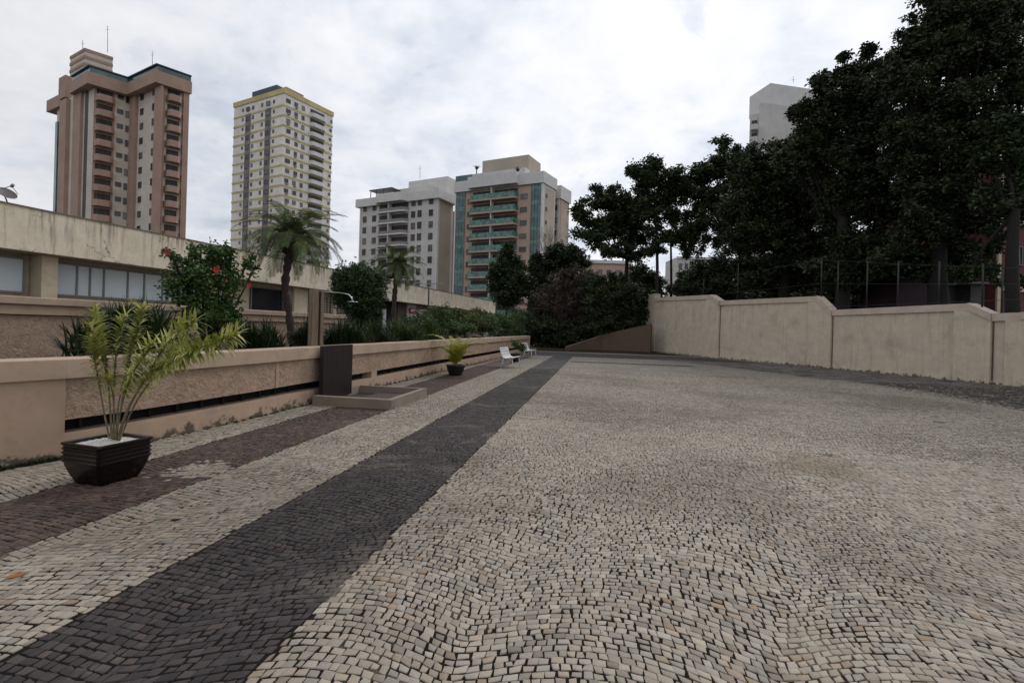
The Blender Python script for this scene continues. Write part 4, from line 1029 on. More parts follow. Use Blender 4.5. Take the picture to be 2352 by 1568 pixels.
class Tower:
    def __init__(s, name, label, corner, Dl, Dr, dist):
        px, py = corner; c_ = at(px, py, dist); s.c = Vector((c_.x, c_.y, 0)); s.top = c_.z
        s.L = Face(s.c, camdir(-Dl)); s.R = Face(s.c, camdir(Dr))
        if s.L.n.dot(s.R.d) > 0: s.L.n = -s.L.n
        if s.R.n.dot(s.L.d) > 0: s.R.n = -s.R.n
        s.root = thing(name, label, 'apartment tower', tuple(s.c)); s.nw = 0; s.rest = MB()
    def windows(s, fc, cols, z0, pitch, n, glassm=None, fm=None, o=0., zmin=0):
        gm = mt[glassm or 'darkw']; f_ = mt[fm or 'wf']
        for i in range(n):
            z = z0-i*pitch
            if z < zmin: break
            for (u, w, h, dz) in cols:
                mb = window_mesh(fc, u+random.uniform(-.03, .03), z+dz, w, h, o)
                if s.nw < 99: mb.build('window', [gm, f_], s.root); s.nw += 1
                else: s.rest.v += []; k = len(s.rest.v); s.rest.v += mb.v; s.rest.f += [tuple(a+k for a in f) for f in mb.f]; s.rest.mi += mb.mi; s.rest.sm += mb.sm
    def finish(s, gm='darkw', f_='wf'):
        if s.rest.v: o = s.rest.build('lower_windows', [mt[gm], mt[f_]], s.root, recalc=False); o['kind'] = 'stuff'
def P2(fc, u, o=0.): q = fc.pt(u, 0, o); return (q.x, q.y)
def antenna(px, py0, py1, d, label):
    a, c = at(px, py1, d), at(px, py0, d); b = MB(); b.tube([a, c], .05, 5); b.tube([c-Vector((.5, 0, .8)), c-Vector((-.5, 0, .8))], .03, 4)
    tag(b.build('roof_antenna', mt['rail']), label, 'antenna')

# T1 brown and cream tower, left
T = Tower('apartment_tower', 'tall brown and cream tower with teal glass penthouse at the left', (370, 208), 60, 43, 95)
def tz(a): return 61.2+a*.3124
pitch = 2.9; z_top = T.top+1.1
Bw = T.R.u(429, 300); Lc = T.L.u(303, 300)                      # block B right width; depth of the notch
L1 = Face(T.L.pt(Lc), T.R.d*-1); L1.n = T.R.n                    # wall running back to the left toward corner A
# distance from the notch to corner A
k = L1.u(214, 300); Acor = L1.pt(k); AL = Face(Acor, T.L.d); AL.n = T.L.n
ALw = AL.u(190, 300); ALend = AL.u(128, 380)
poly = [P2(T.R, Bw), tuple(T.c.xy), P2(T.L, Lc), (Acor.x, Acor.y), P2(AL, ALend), P2(AL, ALend, -16), tuple((Vector((*P2(T.R, Bw), 0))+T.L.d*22).xy)]
b = MB(); b.prism(poly, 0, z_top); b.build('wall', mt['creamt'], T.root)
# parapet ring
def offp(o_):
    pts_ = [T.R.pt(Bw+o_*.3, 0, o_), T.c+T.R.n*o_+T.L.n*o_, T.L.pt(Lc, 0, o_)+T.R.n*o_, Acor+T.R.n*o_+AL.n*o_, AL.pt(ALw+3, 0, o_), AL.pt(ALw+3, 0, -12), Vector((*P2(T.R, Bw+o_*.3), 0))+T.L.d*22]
    return [(q.x, q.y) for q in pts_]
zb1 = T.L.z(340, 206); hpar = 2.3
b = MB(); b.prism(offp(1.25), z_top-.4, z_top-.4+hpar); b.build('parapet', mt['brown'], T.root)
b = MB(); b.prism(offp(.9), z_top-.4+hpar, z_top+hpar+.7); b.build('glass_penthouse', mt['glasst'], T.root)
b = MB(); b.prism(offp(1.15), z_top+hpar+.7, z_top+hpar+.9); b.build('penthouse_roof', mt['roofd'], T.root)
# core tower with stripes
co = AL.pt(AL.u(195, 150)*.2, 0, -5); cf = Face(at(194, 150, 104), camdir(-60)); cr_ = Face(at(194, 150, 104), camdir(43)); cf.n = T.L.n; cr_.n = T.R.n
uL = cf.u(161, 160); uR = cr_.u(259, 140); zc1 = cf.z(194, 111)
b = MB(); cpoly = [P2(cr_, uR), tuple(cf.p.xy), P2(cf, uL), tuple((cf.pt(uL)+T.R.d*uR).xy)]; b.prism(cpoly, 20, zc1); core = b.build('stair_core', mt['creamt'], T.root)
for i in range(4):
    b = MB(); zz_ = zc1-.35-i*1.5; cf.box(b, -.05, uL+.05, zz_-.3, zz_+.3, 0.01, .12); cr_.box(b, -.05, uR+.05, zz_-.3, zz_+.3, .01, .12); b.build('brown_band', mt['brown'], core)
for (fc, px0, px1, o_, m) in ((T.L, 358, 372.5, .5, 'brown'), (T.L, 303, 315, .6, 'brown'), (L1, 295, 303, .5, 'brown'), (T.R, 416, 429, .8, 'brown'), (T.R, 371, 375, .5, 'brown'),
                          (AL, 172, 189, .5, 'brown'), (AL, 144, 159, .7, 'brown')):
    b = MB(); fc.box(b, fc.u(px0, 350), fc.u(px1, 350), 0, z_top-.41, .01, o_); b.build('brown_pilaster', mt[m], T.root)
b = MB(); AL.box(b, AL.u(193, 350), AL.u(200, 350), 0, z_top-.42, .01, .05); b.build('glass_strip', mt['dk'], T.root)
b = MB(); AL.box(b, AL.u(128, 400), AL.u(133, 400), 0, T.L.z(330, 235)-2, .01, .3); b.build('glass_strip', mt['glasst'], T.root)
e = AL.u(112, 230); b = MB(); AL.box(b, AL.u(148, 230), AL.u(117, 230), AL.z(130, 240)-1.3, AL.z(130, 240)+1.1, -8, .7); b.build('parapet', mt['brown'], T.root)
b = MB(); AL.box(b, AL.u(144, 220), AL.u(159, 220), z_top, AL.z(150, 181), -2, .7); b.build('brown_pilaster', mt['brown'], T.root)
zw = T.L.z(325, tz(628))
cw = [(T.L.u(325, 300), 1.3, 1.2, -.6), (T.L.u(351, 300), .7, 1.3, -.6)]
T.windows(T.L, cw, zw+pitch*1, pitch, 13, zmin=8)
zw2 = L1.z(274, tz(622))
T.windows(L1, [(L1.u(275, 300), 1.0, .9, -.5), (L1.u(291, 300), .55, 1.3, -.9)], zw2+pitch, pitch, 14, zmin=8)
T.windows(AL, [(AL.u(137, 400), .8, 1.1, 0)], AL.z(137, 270), pitch, 8, zmin=8)
def balcony(root, fc, u0, u1, z, depth, h, m, door=True, railm=None, chamfer=.6, doorm='dk'):
    b = MB(); c_ = min(chamfer, abs(u1-u0)*.3)
    lo, hi = min(u0, u1), max(u0, u1)
    poly = [fc.pt(lo, 0, .02), fc.pt(lo+c_*.4, 0, depth*.75), fc.pt(lo+c_, 0, depth), fc.pt(hi-c_, 0, depth), fc.pt(hi-c_*.4, 0, depth*.75), fc.pt(hi, 0, .02)]
    b.prism([(q.x, q.y) for q in poly], z-.25, z+(h if not railm else .12)); o = b.build('balcony', m, root)
    if railm:
        g = MB(); pp = [fc.pt(lo+.03, 0, .1), fc.pt(lo+c_, 0, depth-.02), fc.pt(hi-c_, 0, depth-.02), fc.pt(hi-.03, 0, .1)]
        for a, c2 in zip(pp, pp[1:]):
            d = c2-a; n = Vector((d.y, -d.x, 0)).normalized()*.05; g.obox(a+Vector((0, 0, z+.13)), d, n, (0, 0, h))
        g.build('railing', railm, o)
    if door:
        d_ = MB(); fc.box(d_, lo+.25, hi-.25, z+h*.2 if not railm else z+.13, z+2.3, .03, .06, 0)
        k_ = lo+.9
        while k_ < hi-.5: fc.box(d_, k_, k_+.09, z+.2, z+2.3, .065, .09, 1); k_ += random.uniform(.9, 1.6)
        d_.build('balcony_door', [mt[doorm], mt['wf']], o)
    return o
zbk = L1.z(238, tz(650))
ub0, ub1 = L1.u(216, 300), L1.u(261, 300)
b = MB(); L1.box(b, ub0+.1, ub1-.1, 0, z_top-.45, .005, .02); b.build('balcony_recess', mt['brown'], T.root)
for i in range(-1, 12): balcony(T.root, L1, ub0, ub1, zbk-.35-i*pitch, 1.5, .95, mt['brown'])
zbk = T.R.z(398, tz(655)); ub0, ub1 = T.R.u(379, 300), T.R.u(414, 300)
for i in range(-1, 13): balcony(T.root, T.R, ub0, ub1, zbk-.35-i*pitch, 1.7, .95, mt['brown'], doorm='dk')
T.finish()
antenna(247, 60, 120, 104, 'tall thin antenna on the striped core of the brown tower')
antenna(350, 118, 160, 100, 'thin antenna above the penthouse of the brown tower')
antenna(190, 92, 112, 104, 'branching aerial at the left corner of the striped core')

# T2 white tower with ochre bands
def t2(x, y): return 428.7+x*.3124, 153.1+y*.3124
T = Tower('apartment_tower', 'tall white tower with ochre yellow floor bands behind the nearer palm', t2(718, 165), 62, 28.5, 145)
wl, wr = T.L.u(*t2(342, 600)), T.R.u(*t2(1068, 600)); pitch = 2.92
poly = [tuple(T.c.xy), P2(T.L, wl), tuple((T.L.pt(wl)+T.R.d*wr).xy), P2(T.R, wr)]
b = MB(); b.prism(poly, 0, T.top); b.build('wall', mt['whitet'], T.root)
b = MB(); T.L.box(b, -.2, wl+.2, T.top-1.2, T.top+.25, .01, .25); T.R.box(b, .0, wr+.2, T.top-1.2, T.top+.25, .01, .25); b.build('ochre_parapet', mt['yel'], T.root)
zr = T.top
for i in range(22):
    z = zr-3.3-pitch*(i+.45); b = MB(); T.L.box(b, -.12, wl+.1, z-.28, z+.28, .01, .12); T.R.box(b, .0, wr+.1, z-.28, z+.28, .01, .121); b.build('ochre_band', mt['yel'], T.root)
cols = [T.L.u(*t2(x, 600)) for x in (448, 594)]
for u, w in zip(cols, (2.4, 2.5)):
    b = MB(); T.L.box(b, u-w/2, u+w/2, 0, T.top-4.5, .13, .20); b.build('recessed_strip', mt['greyrec'], T.root)
z0 = T.top-3.3-pitch*.45-2.05
LW = [(T.L.u(*t2(408, 600)), .8, .9, .5), (cols[0], 1.6, 1.3, .1), (T.L.u(*t2(482, 600)), 1.0, 1.1, .3), (T.L.u(*t2(548, 600)), .9, 1.1, .3), (cols[1], 1.7, 1.3, .1), (T.L.u(*t2(634, 600)), .75, .95, .4)]
RW_ = [(T.R.u(*t2(742, 600)), 1.5, 1.2, .2), (T.R.u(*t2(800, 600)), 1.2, 1.2, .2), (T.R.u(*t2(850, 600)), 1.0, 1.3, .1), (T.R.u(*t2(1055, 600)), .8, .9, .3)]
for i in range(20):
    T.windows(T.L, [(u, w, h, dz) for (u, w, h, dz) in LW if not (abs(u-cols[0]) < .1 or abs(u-cols[1]) < .1)], z0+pitch-i*pitch, pitch, 1)
    T.windows(T.L, [LW[1], LW[4]], z0+pitch-i*pitch, pitch, 1, o=.21)
    T.windows(T.R, [(u+random.uniform(-.2, .2), w*random.uniform(.85, 1.1), h, dz) for u, w, h, dz in RW_], z0+pitch-i*pitch, pitch, 1)
ua, ub_ = T.R.u(*t2(897, 600)), T.R.u(*t2(1010, 600))
for i in range(20): balcony(T.root, T.R, ua, ub_, z0+pitch-.55-i*pitch, 1.3, .95, mt['trim'], chamfer=1.0)
for i in range(16):
    for u in (RW_[0][0], RW_[1][0]):
        if random.random() < .55:
            b = MB(); T.R.box(b, u-.4, u+.3, z0+pitch-i*pitch-.35, z0+pitch-i*pitch+.1, .02, .45); b.build('air_conditioner', mt['rail'], T.root)
T.finish()
b = MB(); q = [T.L.u(*t2(460, 180)), T.L.u(*t2(640, 150))]; T.L.box(b, q[1], q[0], T.top, T.L.z(*t2(545, 152)), -6, -1.); b.build('roof_block', mt['roofd'], T.root)
b = MB(); T.R.box(b, 1.5, T.R.u(*t2(880, 210)), T.top, T.top+1.6, -7, -1.2); b.build('roof_block', mt['brown'], T.root)

# T3 grey white block
def t3(x, y): return 765.6+x*.2734, 306.2+y*.2734
T = Tower('apartment_tower', 'grey white block of ten floors behind the farther palm', t3(880, 545), 62, 26, 123)
wl, wr = T.L.u(*t3(222, 800)), T.R.u(*t3(1003, 800)); pitch = 2.93
poly = [tuple(T.c.xy), P2(T.L, wl), tuple((T.L.pt(wl)+T.R.d*wr).xy), P2(T.R, wr)]
b = MB(); b.prism(poly, 0, T.top); b.build('wall', mt['greyw'], T.root)
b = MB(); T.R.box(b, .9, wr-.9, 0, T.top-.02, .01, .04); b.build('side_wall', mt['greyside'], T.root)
b = MB()
pr = [T.c+T.L.n*.9+T.R.n*.9, T.L.pt(wl+.9, 0, .9), T.L.pt(wl+.9, 0, -10), T.R.pt(wr+.5, 0, -10), T.R.pt(wr+.5, 0, .9)]
b.prism([(q.x, q.y) for q in pr], T.top-.1, T.top+2.0); b.build('parapet', mt['trim'], T.root)
um0, um1 = T.L.u(*t3(640, 520)), T.L.u(*t3(385, 560))
b = MB(); poly = [T.L.pt(um0, 0, .91), T.L.pt(um0+1, 0, 2.2), T.L.pt(um1-1, 0, 2.2), T.L.pt(um1, 0, .91)]; b.prism([(q.x, q.y) for q in poly], T.top+.05, T.top+2.15); b.build('parapet', mt['trim'], T.root)
zz3 = T.L.z(*t3(820, 605)); cl3 = [(T.L.u(*t3(x, 700)), w, h, dz) for x, w, h, dz in ((820, 1.3, 1.6, 0), (725, 1.3, 1.7, 0), (672, 1.3, 1.6, 0), (345, 1.4, 1.6, 0), (265, 1.3, 1.6, 0))]
b = MB(); T.R.box(b, wr+.02, T.R.u(*t3(1036, 800)), 0, T.top-1.5, -6, -.3); b.build('rear_wing', mt['brown'], T.root)
T.windows(T.L, cl3, zz3+.3, pitch, 12, zmin=4)
for (x0, x1) in ((872, 888), (225, 235)):
    b = MB(); T.L.box(b, T.L.u(*t3(min(x1, 880), 700)), T.L.u(*t3(x0, 700)), 0, T.top-.11, .01, .15); b.build('corner_trim', mt['trim'], T.root)
for i in range(12):
    z = zz3-.75-i*pitch; balcony(T.root, T.L, um0, um1, z, 1.5, .75, mt['trim'], railm=mt['rail'], chamfer=1.3, doorm='dk')
for x in (490,):
    b = MB(); k = T.L.u(*t3(x, 700)); T.L.box(b, k-.15, k+.15, 0, T.top-.12, .05, 1.4); b.build('balcony_divider', mt['greyw'], T.root)
b = MB(); d = T.L; u0, u1 = d.u(*t3(840, 380)), d.u(*t3(505, 430)); d.box(b, u0, u1, T.top+2, d.off(-6).z(*t3(840, 378)), -13, -6); b.build('roof_block', mt['trim'], T.root)
b = MB(); u1 = d.u(*t3(440, 450)); d.box(b, u0+3, u1, T.top+2, T.top+4.6, -5.98, -3); b.build('roof_block', mt['greyw'], T.root)
b = MB(); d.box(b, d.u(*t3(500, 480)), d.u(*t3(310, 500)), T.top+4.0, T.top+4.25, -3, .4); b.build('roof_pergola', mt['wf'], T.root)
for q in (.1, .4, .7, .95):
    b = MB(); k = d.u(*t3(500, 480))*(1-q)+d.u(*t3(310, 500))*q; d.box(b, k-.08, k+.08, T.top+2, T.top+4, .1, .26); b.build('pergola_post', mt['wf'], T.root)
T.finish()
antenna(t3(728, 0)[0], t3(0, 270)[1], t3(0, 380)[1], 128, 'thin antenna above the grey white block')

# T4 pink beige block with green glass
T = Tower('apartment_tower', 'pink beige block with green glass balconies and white parapet', t3(1765, 345), 63.5, 30, 109)
wl = T.L.u(*t3(1026, 800)); wr = T.R.u(*t3(1858, 700)); pitch = 2.95
poly = [tuple(T.c.xy), P2(T.L, wl), tuple((T.L.pt(wl)+T.R.d*(wr+9)).xy), tuple((T.R.pt(wr)).xy)]
b = MB(); b.prism(poly, 0, T.top); b.build('wall', mt['pinkt'], T.root)
b = MB(); T.R.box(b, 0, wr, 0, T.top-.01, .01, .05); b.build('side_wall', mt['trim'], T.root)
b = MB(); T.R.box(b, .9, wr-.5, 0, T.top-2.5, .055, .08); b.build('side_panel', plaster('pale_pink_panel', (.48, .40, .34), (.3, .25, .2), .1, scale=.2), T.root)
zt4 = T.top
b = MB(); pr = [T.c+T.L.n*.5+T.R.n*.35, T.L.pt(wl+.4, 0, .5), T.L.pt(wl+.4, 0, -9), T.R.pt(wr+.3, 0, -9), T.R.pt(wr+.3, 0, .35)]
b.prism([(q.x, q.y) for q in pr], zt4-1.9, zt4+.6); b.build('parapet', mt['trim'], T.root)
uc0, uc1 = T.L.u(*t3(1556, 600)), T.L.u(*t3(1165, 600))
b = MB(); T.L.box(b, uc0-.2, uc1+.2, zt4-1.7, zt4+.85, .51, 1.9); b.build('parapet', mt['trim'], T.root)
for (xa, xb, m, o_) in ((1665, 1745, 'glasst', .12), (1036, 1108, 'glasst', .12), (1747, 1764, 'trim', .25), (1024, 1034, 'trim', .2)):
    b = MB(); T.L.box(b, T.L.u(*t3(xb, 600)), T.L.u(*t3(xa, 600)), 0, zt4-1.95, .01, o_); g_ = b.build('glass_column' if m == 'glasst' else 'corner_trim', mt[m], T.root)
    if m == 'glasst':
        b2 = MB(); ua, ub_ = T.L.u(*t3(xb, 600)), T.L.u(*t3(xa, 600))
        for k in (0, .33, .66, 1): kk = ua+(ub_-ua)*k; T.L.box(b2, kk-.05, kk+.05, 0, zt4-2, o_+.002, o_+.07)
        z = zt4-3
        while z > 2: T.L.box(b2, ua, ub_, z-.45, z+.45, o_+.002, o_+.05, 1); z -= pitch
        b2.build('mullions', [mt['darkw'], mt['green']], g_)
zf = T.L.z(*t3(1550, 500)); n4 = 12
for i in range(n4):
    z = zf-.1-i*pitch; balcony(T.root, T.L, uc0, uc1, z-1.1, 1.7, 1.15, mt['pinkt'], railm=mt['green'], chamfer=.4)
k = T.L.u(*t3(1350, 600)); b = MB(); T.L.box(b, k-.08, k+.08, 0, zt4-1.95, .05, 1.6); b.build('balcony_divider', mt['trim'], T.root)
T.windows(T.L, [(T.L.u(*t3(1600, 600)), 1.7, 1.1, 0), (T.L.u(*t3(1146, 600)), 1.2, 1.2, 0)], T.L.z(*t3(1600, 440)), pitch, 13, zmin=3)
T.windows(T.R, [(T.R.u(*t3(1786, 600)), .7, .8, 0)], T.R.z(*t3(1786, 425)), pitch, 12, o=.09, zmin=3)
# second block to the right
Fb = Face(at(*t3(1908, 440), 116), camdir(-63.5)); Gb = Face(Fb.p, camdir(30)); Fb.n = T.L.n; Gb.n = T.R.n
zb4 = at(*t3(1908, 440), 116).z; ur_ = Gb.u(*t3(1982, 600)); ul_ = 6.
b = MB(); b.prism([tuple(Fb.p.xy), P2(Fb, ul_), tuple((Fb.pt(ul_)+T.R.d*ur_).xy), P2(Gb, ur_)], 0, zb4); b.build('rear_wing', mt['pinkt'], T.root)
b = MB(); Gb.box(b, .6, ur_-.3, 0, zb4-3.2, .01, .05); b.build('side_panel', plaster('wing_beige', (.46, .38, .31), (.3, .25, .2), .1, scale=.2), T.root)
b = MB(); Fb.box(b, -.35, ul_, zb4-3.0, zb4, .01, .35); Gb.box(b, 0, ur_+.3, zb4-3.0, zb4, .01, .351); b.build('parapet', mt['trim'], T.root)
b = MB(); Fb.box(b, .02, .6, 0, zb4-3.01, .01, .08); b.build('corner_trim', mt['trim'], T.root)
T.windows(Fb, [(Fb.u(*t3(1875, 600)), 1.0, 1.2, 0)], Fb.z(*t3(1875, 540)), pitch, 9, zmin=3)
T.windows(Gb, [(Gb.u(*t3(1970, 600)), .8, .8, 0)], Gb.z(*t3(1970, 580)), pitch, 9, zmin=3)
d = T.L
b = MB(); u0, u1 = d.off(-4).u(*t3(1640, 250)), d.off(-4).u(*t3(1252, 290)); d.box(b, u0, u1, zt4+.6, d.off(-4).z(*t3(1645, 178)), -11, -4); b.build('roof_block', mt['beiget'], T.root)
b = MB(); d.box(b, u0-.4, u1+2.8, zt4+.6, zt4+2.6, -3.98, -1.5); b.build('roof_terrace_room', mt['greyw'], T.root)
b = MB(); d.box(b, d.u(*t3(1170, 400)), d.u(*t3(1032, 400)), zt4+.6, zt4+2.0, .2, .26); b.build('glass_railing', mt['glasst'], T.root)
T.finish()
for (x, y, dd, lb) in ((1205, 280, 112, 'small spiky plant on the roof terrace at the left of the beige block'), (1550, 295, 111, 'small palm plant on the roof terrace near the right corner')):
    q = at(*t3(x, y), dd); V, Fq = blades((q.x, q.y, q.z-.6), 40, 1.1, 1.3, .16); o = mesh_np('roof_plant', V, Fq, M['tree2']); tag(o, lb, 'plant')
    b = MB(); b.tube([(q.x, q.y, zt4+.6), (q.x, q.y, q.z-.5)], .12, 6); b.build('stem', M['bark'], o)

# T5 white building behind the trees on the right
T = Tower('apartment_building', 'pale grey white building partly hidden by the large trees', (1755, 236), 62, 78, 118)
T.root['category'] = 'apartment building'
wr = 22.; wl = T.L.u(1722, 280)
b = MB(); b.prism([tuple(T.c.xy), P2(T.L, wl*.35), tuple((T.L.pt(wl*.35)+T.R.d*wr).xy), P2(T.R, wr)], 0, T.top); b.build('wall', mt['greyw'], T.root)
b = MB(); T.L.box(b, wl*.35+.01, wl, 0, T.top-2.2, -8, -.4); b.build('side_wing', mt['greyw'], T.root)
b = MB(); T.R.box(b, T.R.u(1780, 200), wr, T.top+.01, T.R.z(1800, 187), -9, -1.5); b.build('roof_block', mt['trim'], T.root)
for i in range(8): balcony(T.root, T.L, wl*.36, wl-.2, T.top-6.2-i*3., 1.4, 1., mt['greyw'], chamfer=.3)
antenna(1822, 176, 190, 120, 'short antenna on the roof of the pale building behind the trees')

# low far buildings and the hill seen through the trees
def simple_block(name, label, px0, px1, pyt, d, m, wcols, cat='building'):
    a, c = at(px0, pyt, d), at(px1, pyt, d); fc = Face(a, c-a); w = (c-a).length
    fc.n = -abs(1)*fc.n if fc.n.dot(fc.p) > 0 else fc.n
    r = thing(name, label, cat, (a.x, a.y, 0)); b = MB(); fc.box(b, 0, Vector((c.x-a.x, c.y-a.y, 0)).length, 0, a.z, -10, 0); b.build('wall', m, r)
    b = MB(); fc.box(b, -.2, w+.2, a.z-.5, a.z+.1, .01, .3); b.build('roof_edge', mt['trim'], r)
    z = a.z-3
    n_ = 0
    while z > 4 and n_ < 60:
        for k in range(wcols): window_mesh(fc, w*(k+.5)/wcols, z, w/wcols*.5, 1.3).build('window', [mt['darkw'], mt['wf']], r); n_ += 1
        z -= 3
    return r
simple_block('apartment_building', 'distant beige building seen through the thin trees', 1348, 1450, 598, 95, mt['pinkt'], 5)
simple_block('apartment_building', 'distant grey building seen under the tree canopy', 1556, 1640, 590, 130, mt['greyw'], 6)
b = MB(); 
for i in range(24):
    t0_, t1_ = i/24, (i+1)/24; f = lambda t: 12+26*math.sin(PI*t)**.8+3*math.sin(t*23)
    x0, x1 = 20+t0_*260, 20+t1_*260; b.face([(x0, 420, -1), (x1, 420, -1), (x1, 470, f(t1_)), (x0, 470, f(t0_))])
    b.face([(x0, 470, f(t0_)), (x1, 470, f(t1_)), (x1, 600, -1), (x0, 600, -1)])
o = b.build('hill', plain('far_hill', (.10, .11, .12), .95, .3, .02), recalc=False); o['kind'] = 'structure'
# red building and sheds beyond the right wall
r = thing('red_building', 'dark red building with cream bands behind the fence at the right edge', 'building', (31, 24, 2.6))
fc = Face(at(2288, 600, 33), camdir(70)); fc.n = fc.n if fc.n.dot(-fc.p) > 0 else -fc.n
redw = plaster('dark_red_paint', (.12, .03, .034), (.1, .03, .03), .3)
b = MB(); fc.box(b, 0, 14, 2.6, 14, -8, 0); b.build('wall', redw, r)
b = MB(); fc.box(b, 0, .35, 2.6, 14, .01, .12); b.build('corner_trim', M['cream'], r)
for z in (5.1, 9.6): b = MB(); fc.box(b, .36, 14, z, z+.9, .01, .14); b.build('cream_band', M['cream'], r)
for z in (6.9, 11.2):
    for u in (2.0, 5.2, 8.6): window_mesh(fc, u, z, 1.6, 1.3, .0).build('window', [mt['darkw'], mt['wf']], r)
def shed(px0, px1, pyt, d, label, m):
    a, c = at(px0, pyt, d), at(px1, pyt, d); fc = Face(a, (c-a)); w = Vector((c.x-a.x, c.y-a.y, 0)).length
    if fc.n.dot(-fc.p) < 0: fc.n = -fc.n
    r = thing('garden_shed', label, 'shed', (a.x, a.y, 2.6)); b = MB(); fc.box(b, 0, w, 2.6, a.z, -3, 0); b.build('wall', m, r)
    b = MB(); fc.box(b, -.2, w+.2, a.z, a.z+.12, -3.2, .3); b.build('roof', mt['wf'], r)
shed(2060, 2142, 640, 31, 'low dark maroon shed behind the fence under the big trees', plain('maroon', (.035, .012, .02), .7))
shed(2165, 2215, 655, 31, 'low pale grey shed wall behind the fence beside the maroon shed', plain('pale_shed', (.07, .07, .068), .8, .4, 2))
shed(2230, 2262, 652, 30, 'small grey shed behind the fence next to the red building', plain('grey_shed', (.06, .062, .06), .8, .3, 2))
# parked car on the upper level
cq = at(1728, 672, 37.); car = thing('parked_car', 'red car with a pale roof glare parked under the trees beyond the wall', 'car', (cq.x, cq.y, 2.6))
cf_ = Face((cq.x-2.1, cq.y-.3), (1, .15)); cf_.n = cf_.n if cf_.n.dot(-cf_.p) > 0 else -cf_.n
prof = [(0, .35), (.05, .75), (.7, .95), (1.2, 1.02), (1.75, 1.42), (3.0, 1.45), (3.65, 1.05), (4.15, .95), (4.2, .4)]
b = MB(); n_ = len(prof)
for o0 in (0.,):
    A_ = [cf_.pt(u, 2.6+z, 0) for u, z in prof]; C_ = [cf_.pt(u, 2.6+z, -1.7) for u, z in prof]
    b.add(A_+C_, [tuple(range(n_)), tuple(range(n_, 2*n_))[::-1]]+[(i, (i+1) % n_, (i+1) % n_+n_, i+n_) for i in range(n_)])
b.build('body', plain('car_red', (.22, .02, .03), .3), car, bevel=.05)
b = MB(); A_ = [cf_.pt(u, 2.6+z, .01) for u, z in ((1.4, 1.05), (1.8, 1.36), (2.95, 1.38), (3.45, 1.06))]; b.add(A_+[q-cf_.n*.008 for q in A_], [(0, 1, 2, 3), (0, 4, 5, 1), (2, 6, 7, 3)]); b.build('side_window', M['darkglass'], car)
for u in (.85, 3.35):
    b = MB(); q = cf_.pt(u, 2.92, .03); b.tube([q, q-cf_.n*.2], .32, 18); w_ = b.build('wheel', plain('tyre', (.02, .02, .02), .8), car)
    b = MB(); b.tube([q+cf_.n*.01, q-cf_.n*.05], .18, 14); b.build('rim', M['alu'], w_)

# ------------------------------------------------------------ trees
def tree(name, label, trunk, blobs, m, zb=2.6, dens=260, L=.30, per=6, cat='tree', grp=None, bark='bark', tr=.22, shell=.35, wl=.5, up=.3, limbs=2, grp_n=22):
    """trunk: (px, py_fork, depth); blobs in pixels (px, py, rx, ry, depth)"""
    tb = at(trunk[0], 700, trunk[2]); fork = at(trunk[3] if len(trunk) > 3 else trunk[0], trunk[1], trunk[2])
    r = thing(name, label, cat, (tb.x, tb.y, zb), grp)
    B_ = []
    for q in blobs:
        px, py, rx, ry, d = q[:5]; k = d/F; B_.append((tuple(at(px, py, d)), (rx*k, q[5] if len(q) > 5 else rx*k*.9, ry*k)))
    V, Fq = blob_leaves(B_, dens, L, per, shell, wl=wl, up=up, spread=.35, grp=grp_n, sig=.12)
    # feathery sprays past the crown's outline
    tips = []
    for c_, rr in B_:
        for _ in range(5):
            u_ = rng.normal(size=3); u_ /= np.linalg.norm(u_)
            for k_ in range(4): tips.append((tuple(np.array(c_)+u_*np.array(rr)*(.88+.11*k_)), (L*.9, L*.9, L*.6)))
    V2, F2 = blob_leaves(tips, 26, L, per, .2, wl=wl, up=up, spread=.3, grp=6)
    V, Fq = merge([(V, Fq), (V2, F2)]); mesh_np('crown', V, Fq, m, r)
    s_ = MB(); base = Vector((tb.x, tb.y, zb-.3)); lean = base.lerp(fork, .5)+Vector((random.uniform(-.15, .15), 0, 0))
    q = curve([base, lean, fork], 8); s_.tube(q, [tr*(1.25 if i == 0 else 1-.35*i/len(q)) for i in range(len(q))], 10)
    s_.build('trunk', M[bark], r); s_ = MB()
    for c_, rr in B_:
        e = Vector(c_); mid = fork.lerp(e, .5)+Vector((random.uniform(-.3, .3), random.uniform(-.3, .3), -.12*(e-fork).length))
        qq = curve([fork-Vector((0, 0, .2)), mid, e], 7); s_.tube(qq, [tr*.34*(1-.8*i/len(qq)) for i in range(len(qq))], 7)
        for _ in range(limbs+2):
            t_ = e+Vector((random.uniform(-1, 1)*rr[0], random.uniform(-1, 1)*rr[1], random.uniform(-.5, .8)*rr[2]))*.9
            s_.tube([qq[random.randint(7, 12)], (mid.lerp(e, .7)+t_)*.5, t_], [tr*.2, tr*.12, .012], 5)
    s_.build('limbs', M[bark], r)
    return r
TG = 'large dark trees beyond the right wall'
